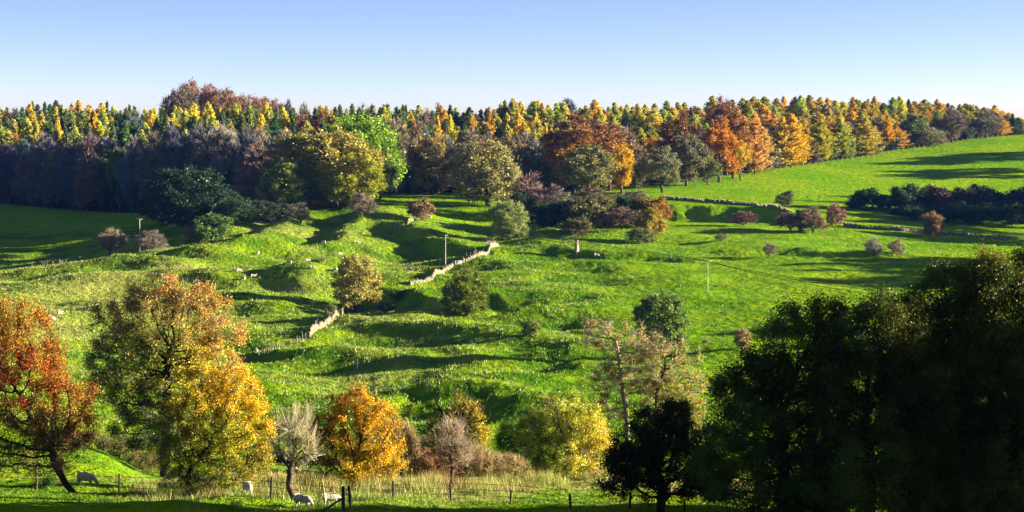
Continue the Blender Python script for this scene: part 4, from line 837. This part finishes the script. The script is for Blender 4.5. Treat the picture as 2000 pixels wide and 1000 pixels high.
fg_tree('oak_tree', 'stag headed oak with dead bare limbs above sparse yellow leaves', 892, 142, [(905,800,30,26),(870,830,32,22),(925,850,32,26),(850,870,36,24),(905,880,40,20),(925,800,18,22)],
  [(910,790,(.5,.36,.04)),(930,850,(.6,.46,.03)),(850,880,(.12,.13,.03)),(870,820,(.36,.3,.05))], 37,
  chain_px=[(895,900),(900,850),(905,820)], mat_t=M_BLACK, n_att=420, step=.35, kill=.5, tip=.02, trunk=.3, leaves=15000, lsize=.13, clump=.3, leaf_drop=.3, twigs=1500, twl=.7, tww=.03, twcol=(.12,.1,.07))
# its dead antlers
oak = [o for o in COL.objects if o.get('label', '').startswith('stag headed')][0]; s = 142 / FPX
def lim(pts, r0, r1):
    q = [((x - 892) * s, random.uniform(-.4, .4), unp(x, y, 142).z - oak.location.z) for x, y in pts]; n = len(q) - 1
    return [(q[i], q[i + 1], r0 + (r1 - r0) * i / n, r0 + (r1 - r0) * (i + 1) / n) for i in range(n)]
LB = []
for pts, r0 in [([(900,860),(880,825),(862,805),(852,785),(846,772)],.16),([(862,805),(848,798),(832,790),(822,789)],.07),([(852,785),(860,775),(861,765)],.05),([(905,850),(912,820),(908,790),(911,766)],.16),([(912,820),(925,805),(938,795),(950,782),(958,768)],.12),([(925,825),(945,820),(957,812),(957,795)],.08),([(900,830),(893,812),(887,795),(892,778)],.1),
                ([(870,850),(835,848),(818,838),(812,822),(806,815)],.08),([(835,848),(815,845),(798,840)],.04),([(938,795),(932,780),(936,770)],.04),([(925,830),(950,830),(970,826)],.05),([(887,795),(877,783),(872,775)],.04),([(910,860),(940,858),(950,845),(952,838)],.08)]:
    LB += lim(pts, r0, .018)
V, F = tubes([l[0] for l in LB], [l[1] for l in LB], np.array([l[2] for l in LB]), np.array([l[3] for l in LB]), 6); obj('dead_limbs', mesh_np('dead_limbs', V, quads=F), M_BLACK, oak)
fg_tree('thorn_tree', 'slim grey twigged tree on a thin dark stem before the brown shrubs', 880, 108, [(882,860,28,34),(895,890,26,26),(868,880,18,22)], [(880,850,(.42,.3,.18)),(890,900,(.36,.26,.12))], 38,
  chain_px=[(881,950),(883,915),(878,890)], mat_t=M_BARK, n_att=350, step=.26, kill=.36, tip=.012, trunk=.1, leaves=3500, lsize=.08, clump=.2, leaf_drop=.3, twigs=1600, twl=.8, tww=.018, twcol=(.42,.33,.24), upt=.6)
for i, (x, D, lb, ac, lab) in enumerate([
 (850,124,[(850,915,42,28),(828,905,24,24),(872,900,22,24)],[(850,900,(.42,.2,.08)),(830,930,(.16,.1,.05))],'russet bramble shrub left of the slim grey twigged tree'),
 (925,125,[(925,905,38,30),(905,920,34,24),(950,915,28,22)],[(925,890,(.45,.32,.2)),(910,930,(.36,.25,.1))],'pinkish tan shrub right of the slim grey twigged tree'),
 (985,126,[(985,918,44,26),(1020,925,34,18),(960,905,26,20)],[(985,900,(.5,.36,.2)),(1020,930,(.5,.38,.12))],'pale straw shrub sloping down beside the lime coloured tree'),
 (790,127,[(790,925,24,18),(805,915,20,14)],[(790,920,(.16,.17,.04))],'dark olive bramble between the orange maple and russet shrub'),
 (815,150,[(830,880,34,26)],[(830,880,(.10,.15,.03))],'green thicket behind the russet shrub'),
 (1150,124,[(1150,935,30,16),(1130,925,22,14)],[(1150,930,(.46,.34,.18))],'dry tan shrub at the foot of the lime coloured tree')]):
    fg_tree('shrub', lab, x, D, lb, ac, 50 + i, chain_px=[(x, lb[0][1] + 12)], n_att=380, step=.26, kill=.36, tip=.011, trunk=.06, leaves=10000 if i in (0,3,4) else 6000, lsize=.085, clump=.22, twigs=9000, twl=.5, tww=.017, twcol=(.46,.34,.15) if i else (.36,.19,.08), upt=.4, cat='shrub')
fg_tree('crab_apple_tree', 'lime yellow tree glowing left of the black tree', 1106, 121, [(1085,810,50,38),(1130,830,52,42),(1060,850,48,45),(1100,880,68,40),(1160,870,42,42),(1120,905,60,28),(1070,900,40,26)],
  [(1080,790,(.50,.56,.04)),(1130,840,(.66,.64,.05)),(1190,870,(.85,.60,.03)),(1050,850,(.28,.40,.03)),(1050,900,(.2,.34,.02)),(1110,900,(.6,.58,.06)),(1170,910,(.75,.58,.06))], 39,
  chain_px=[(1107,905),(1108,890)], mat_t=M_BARK, n_att=1100, step=.3, kill=.42, tip=.013, trunk=.16, leaves=44000, lsize=.11, clump=.24, leaf_drop=.3, twigs=3000, twl=.6, tww=.02, twcol=(.42,.38,.22))
fg_tree('holly_bush', 'deep green bush half hidden left of the lime yellow tree', 1010, 135, [(1005,850,28,26),(1020,885,30,30),(990,880,20,20)], [(1010,860,(.09,.2,.02))], 40, chain_px=[(1010,915)], n_att=300, step=.3, kill=.42, tip=.013, trunk=.1, leaves=16000, lsize=.11, clump=.26, cat='bush')
fg_tree('ash_tree', 'thin ash with a pale slender stem and sparse pinkish leaves', 1226, 138, [(1165,650,34,20),(1235,645,26,18),(1190,665,52,28),(1240,690,45,40),(1180,650,30,20),(1210,740,55,40),(1260,740,45,45),(1190,790,40,30)],
  [(1180,640,(.46,.32,.11)),(1200,680,(.46,.38,.09)),(1250,680,(.54,.42,.09)),(1240,740,(.42,.34,.08)),(1200,800,(.26,.28,.05))], 41,
  chain_px=[(1228,880),(1224,805),(1214,740),(1208,690),(1203,665)], mat_t=M_PALE, n_att=700, step=.34, kill=.5, tip=.014, trunk=.2, leaves=9500, lsize=.12, clump=.2, leaf_drop=.45, twigs=5000, twl=.6, tww=.02, twcol=(.42,.37,.24), shell=.5)
fg_tree('ash_tree', 'forked ash with yellow green sprays leaning over the black tree', 1290, 137, [(1300,700,45,40),(1335,760,45,45),(1290,760,45,40),(1350,820,35,45),(1280,680,30,30),(1365,700,18,30),(1300,810,45,30)],
  [(1290,670,(.5,.36,.12)),(1310,720,(.48,.42,.08)),(1340,770,(.55,.5,.05)),(1370,700,(.4,.42,.06)),(1365,830,(.6,.42,.04)),(1280,780,(.42,.4,.06))], 42,
  chain_px=[(1288,900),(1285,840),(1284,770),(1296,730)], mat_t=M_BARK, n_att=800, step=.34, kill=.48, tip=.014, trunk=.2, leaves=11000, lsize=.12, clump=.22, leaf_drop=.45, twigs=5000, twl=.6, tww=.02, twcol=(.45,.38,.27), shell=.5)
fg_tree('holly_tree', 'black shaded tree with a dark trunk standing before the forked ash', 1292, 92, [(1290,850,70,55),(1250,900,65,50),(1330,900,60,60),(1290,940,85,35),(1300,810,50,35),(1360,860,40,50),(1215,935,48,36),(1370,930,50,50),(1240,860,40,40)],
  [(1290,830,(.05,.06,.015)),(1340,880,(.07,.1,.015)),(1250,920,(.03,.05,.012)),(1380,880,(.12,.13,.02))], 43, chain_px=[(1293,975),(1293,950)], mat_t=M_BLACK, mat_c=M_DARK, n_att=1100, step=.28, kill=.38, tip=.013, trunk=.24, leaves=55000, lsize=.11, clump=.26, leaf_drop=.25, twigs=1500, twl=.4, tww=.015, twcol=(.05,.04,.03))
for i, (x, D, lb, lab, y) in enumerate([
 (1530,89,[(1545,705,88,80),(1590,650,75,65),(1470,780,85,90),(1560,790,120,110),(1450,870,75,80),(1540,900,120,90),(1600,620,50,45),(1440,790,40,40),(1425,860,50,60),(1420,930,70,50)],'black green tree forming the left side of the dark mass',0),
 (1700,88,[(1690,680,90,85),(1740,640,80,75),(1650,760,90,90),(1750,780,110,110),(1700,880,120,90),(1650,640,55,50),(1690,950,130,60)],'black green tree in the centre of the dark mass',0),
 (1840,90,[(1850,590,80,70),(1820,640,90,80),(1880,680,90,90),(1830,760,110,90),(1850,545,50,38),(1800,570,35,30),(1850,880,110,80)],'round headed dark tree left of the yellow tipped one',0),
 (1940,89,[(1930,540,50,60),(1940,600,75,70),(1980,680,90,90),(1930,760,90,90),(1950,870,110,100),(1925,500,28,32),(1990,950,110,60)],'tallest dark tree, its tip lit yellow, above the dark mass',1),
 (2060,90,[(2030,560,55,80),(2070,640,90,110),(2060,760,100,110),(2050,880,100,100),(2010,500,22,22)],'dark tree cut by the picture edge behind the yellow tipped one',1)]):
    ac = [(lb[0][0], lb[0][1], (.04,.075,.012)), (lb[3][0], lb[3][1] + 60, (.035,.06,.010)), (lb[4][0] + 30, lb[4][1], (.10,.17,.018)), (lb[0][0], lb[0][1] - 70, (.12,.18,.018)), (lb[-1][0], lb[-1][1] - 30, (.17,.24,.022))]  # sunlit crown tops put into the leaf colour, yellow at the tallest tips
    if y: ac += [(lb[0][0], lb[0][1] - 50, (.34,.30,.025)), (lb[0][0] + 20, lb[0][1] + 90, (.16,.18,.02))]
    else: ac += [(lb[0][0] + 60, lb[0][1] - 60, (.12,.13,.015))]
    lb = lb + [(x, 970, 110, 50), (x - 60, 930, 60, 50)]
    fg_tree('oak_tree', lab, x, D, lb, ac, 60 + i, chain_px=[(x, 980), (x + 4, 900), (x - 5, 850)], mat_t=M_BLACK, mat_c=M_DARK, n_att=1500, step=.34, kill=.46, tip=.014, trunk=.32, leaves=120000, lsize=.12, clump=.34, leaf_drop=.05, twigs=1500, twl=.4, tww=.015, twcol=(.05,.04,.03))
fg_tree('bramble_bush', 'dark green bush at the fence under the red tree', 80, 109, [(80,955,24,14),(92,945,14,14)], [(80,950,(.06,.16,.02))], 70, chain_px=[(80,965)], n_att=150, step=.2, kill=.3, tip=.01, trunk=.04, leaves=7000, lsize=.08, clump=.16, cat='bush')
for i, (x, D, lb, lab) in enumerate([(230,150,[(235,880,60,26),(270,900,50,26)],'shadowy thicket on the bank under the great ash'),(500,142,[(520,900,40,24),(560,915,34,18)],'dark bramble thicket between the golden maple and willow'),(600,140,[(610,910,34,18)],'low green bramble behind the pale willow'),(740,145,[(740,925,40,16)],'low bramble behind the orange maple stem'),(190,160,[(150,870,60,30)],'dusky thicket behind the crown of the red tree')]):
    fg_tree('bramble_bush', lab, x, D, lb, [(x, 900, (.06,.10,.02)), (x + 40, 880, (.2,.16,.05))], 80 + i, chain_px=[(x, lb[0][1] + 10)], n_att=260, step=.28, kill=.4, tip=.012, trunk=.06, leaves=13000, lsize=.11, clump=.26, cat='bush', twigs=1500, twl=.4, tww=.02, twcol=(.2,.16,.1))

# ------------------------------------------------------------------ grass as real blades
def blades(name, n, pxr, Dr, hfun, wd, colf, seed, label):
    rs = np.random.default_rng(seed); D = np.sqrt(rs.random(n) * (Dr[1]**2 - Dr[0]**2) + Dr[0]**2); px = rs.uniform(*pxr, n); X = (px - 1000) / FPX * D
    dens = perlin(X / 1.8, D / 1.8, seed) + perlin(X / 6, D / 6, seed + 1); keep = dens > rs.normal(size=n) * .35 - .12; X, D, px = X[keep], D[keep], px[keep]; n = len(X)
    h, c = hfun(px, D, X, rs), colf(px, D, X, rs); k = h > .02; X, D, h, c = X[k], D[k], h[k], c[k]; n = len(X); Z = H(X, D)
    a = rs.random(n) * 6.283; s = np.stack([np.cos(a), np.sin(a), 0 * a], 1) * (wd / 2) * (.6 + .8 * rs.random((n, 1))); l = rs.normal(size=(n, 3)) * .28 * h[:, None]; l[:, 2] = h
    B = np.stack([X, D, Z - .03], 1); V = np.stack([B - s, B + s, B + l], 1).reshape(-1, 3)
    me = mesh_np(name, V, tris=np.arange(n * 3).reshape(-1, 3), col=np.repeat(c, 3, 0)); o = obj(name, me, M_LEAF); tag(o, label, 'grass', kind='stuff')
def straw_mix(f, n, rs):
    a = np.array([.42,.40,.11]); b = np.array([.14,.31,.006]); t = np.clip(f + rs.normal(size=n) * .22, 0, 1)[:, None]; return (a * t + b * (1 - t)) * (.7 + .6 * rs.random((n, 1)))
def near_c(px, D, X, rs):
    c = straw_mix(.12 + .85 * np.exp(-((D - 112 - 10 * sstep(900,1100,px)) / 13) ** 2) * sstep(190, 320, px) + .3 * perlin(X / 3, D / 3, 22), len(px), rs)
    k = np.clip(perlin(X / 1.6, D / 2.5, 28) * 2.2 - .15, 0, .85)[:, None] * sstep(96, 102, D)[:, None] * (1 - sstep(120, 128, D))[:, None]; return c * (1 - k) + np.array([.34, .20, .08])[None] * k
def near_h(px, D, X, rs):
    band = np.exp(-((D - 108 - 12 * sstep(900, 1100, px)) / 9) ** 2) * sstep(190, 320, px) * (1 - .75*np.exp(-((px - 860) / 90) ** 2) * (D < 102)); p = np.clip(perlin(X / 2.2, D / 3, 21) * 1.2 + .45, 0, 1)
    return (.10 + .95 * band * p) * (.5 + .8 * rs.random(len(px)))
blades('dry_grass', 340000, (-30, 1500), (88, 152), near_h, .035, near_c, 23, 'tall dry straw grass along the dark fence')
blades('bank_grass', 60000, (-20, 900), (55, 68), lambda px, D, X, rs: (.05 + .9 * np.clip(perlin(X / .9, D / .9, 25) - .3, 0, 1)) * (.4 + .9 * rs.random(len(px))), .014, lambda px, D, X, rs: straw_mix(.35, len(px), rs), 26, 'shaded rank grass with seed stalks along the nearest bank')
def mid_h(px, D, X, rs):
    return np.where(rs.random(len(px)) < .9, 1, 0) * (.14 + .36 * np.clip(.5 + perlin(X / 3.5, D / 3.5, 31), 0, 1)) * (.5 + .9 * rs.random(len(px))) * (1 - .45 * sstep(1100, 1300, px))
blades('tussock_grass', 560000, (-20, 2020), (250, 580), mid_h, .16, lambda px, D, X, rs: straw_mix(.2 + .26 * sstep(1150, 700, px) + .55 * perlin(X / 9, D / 11, 32) - .25 * sstep(1000, 1300, px), len(px), rs), 33, 'rough tussocky grass over the sloping pasture')

# ------------------------------------------------------------------ the air of the valley
m, t = new_mat('valley_air'); pv = t.nodes.new('ShaderNodeVolumePrincipled'); pv.inputs['Color'].default_value = (.09, .28, 1.0, 1); pv.inputs['Density'].default_value = .00002; pv.inputs['Anisotropy'].default_value = .2
oo = t.nodes.new('ShaderNodeOutputMaterial'); t.links.new(pv.outputs[0], oo.inputs['Volume'])
V, F = boxes([(0, 3400, -45)], (13500, 7300, 230)); hz = obj('haze', mesh_np('haze', V, quads=F), m); tag(hz, 'thin blue air lying over the valley', 'haze', kind='stuff')
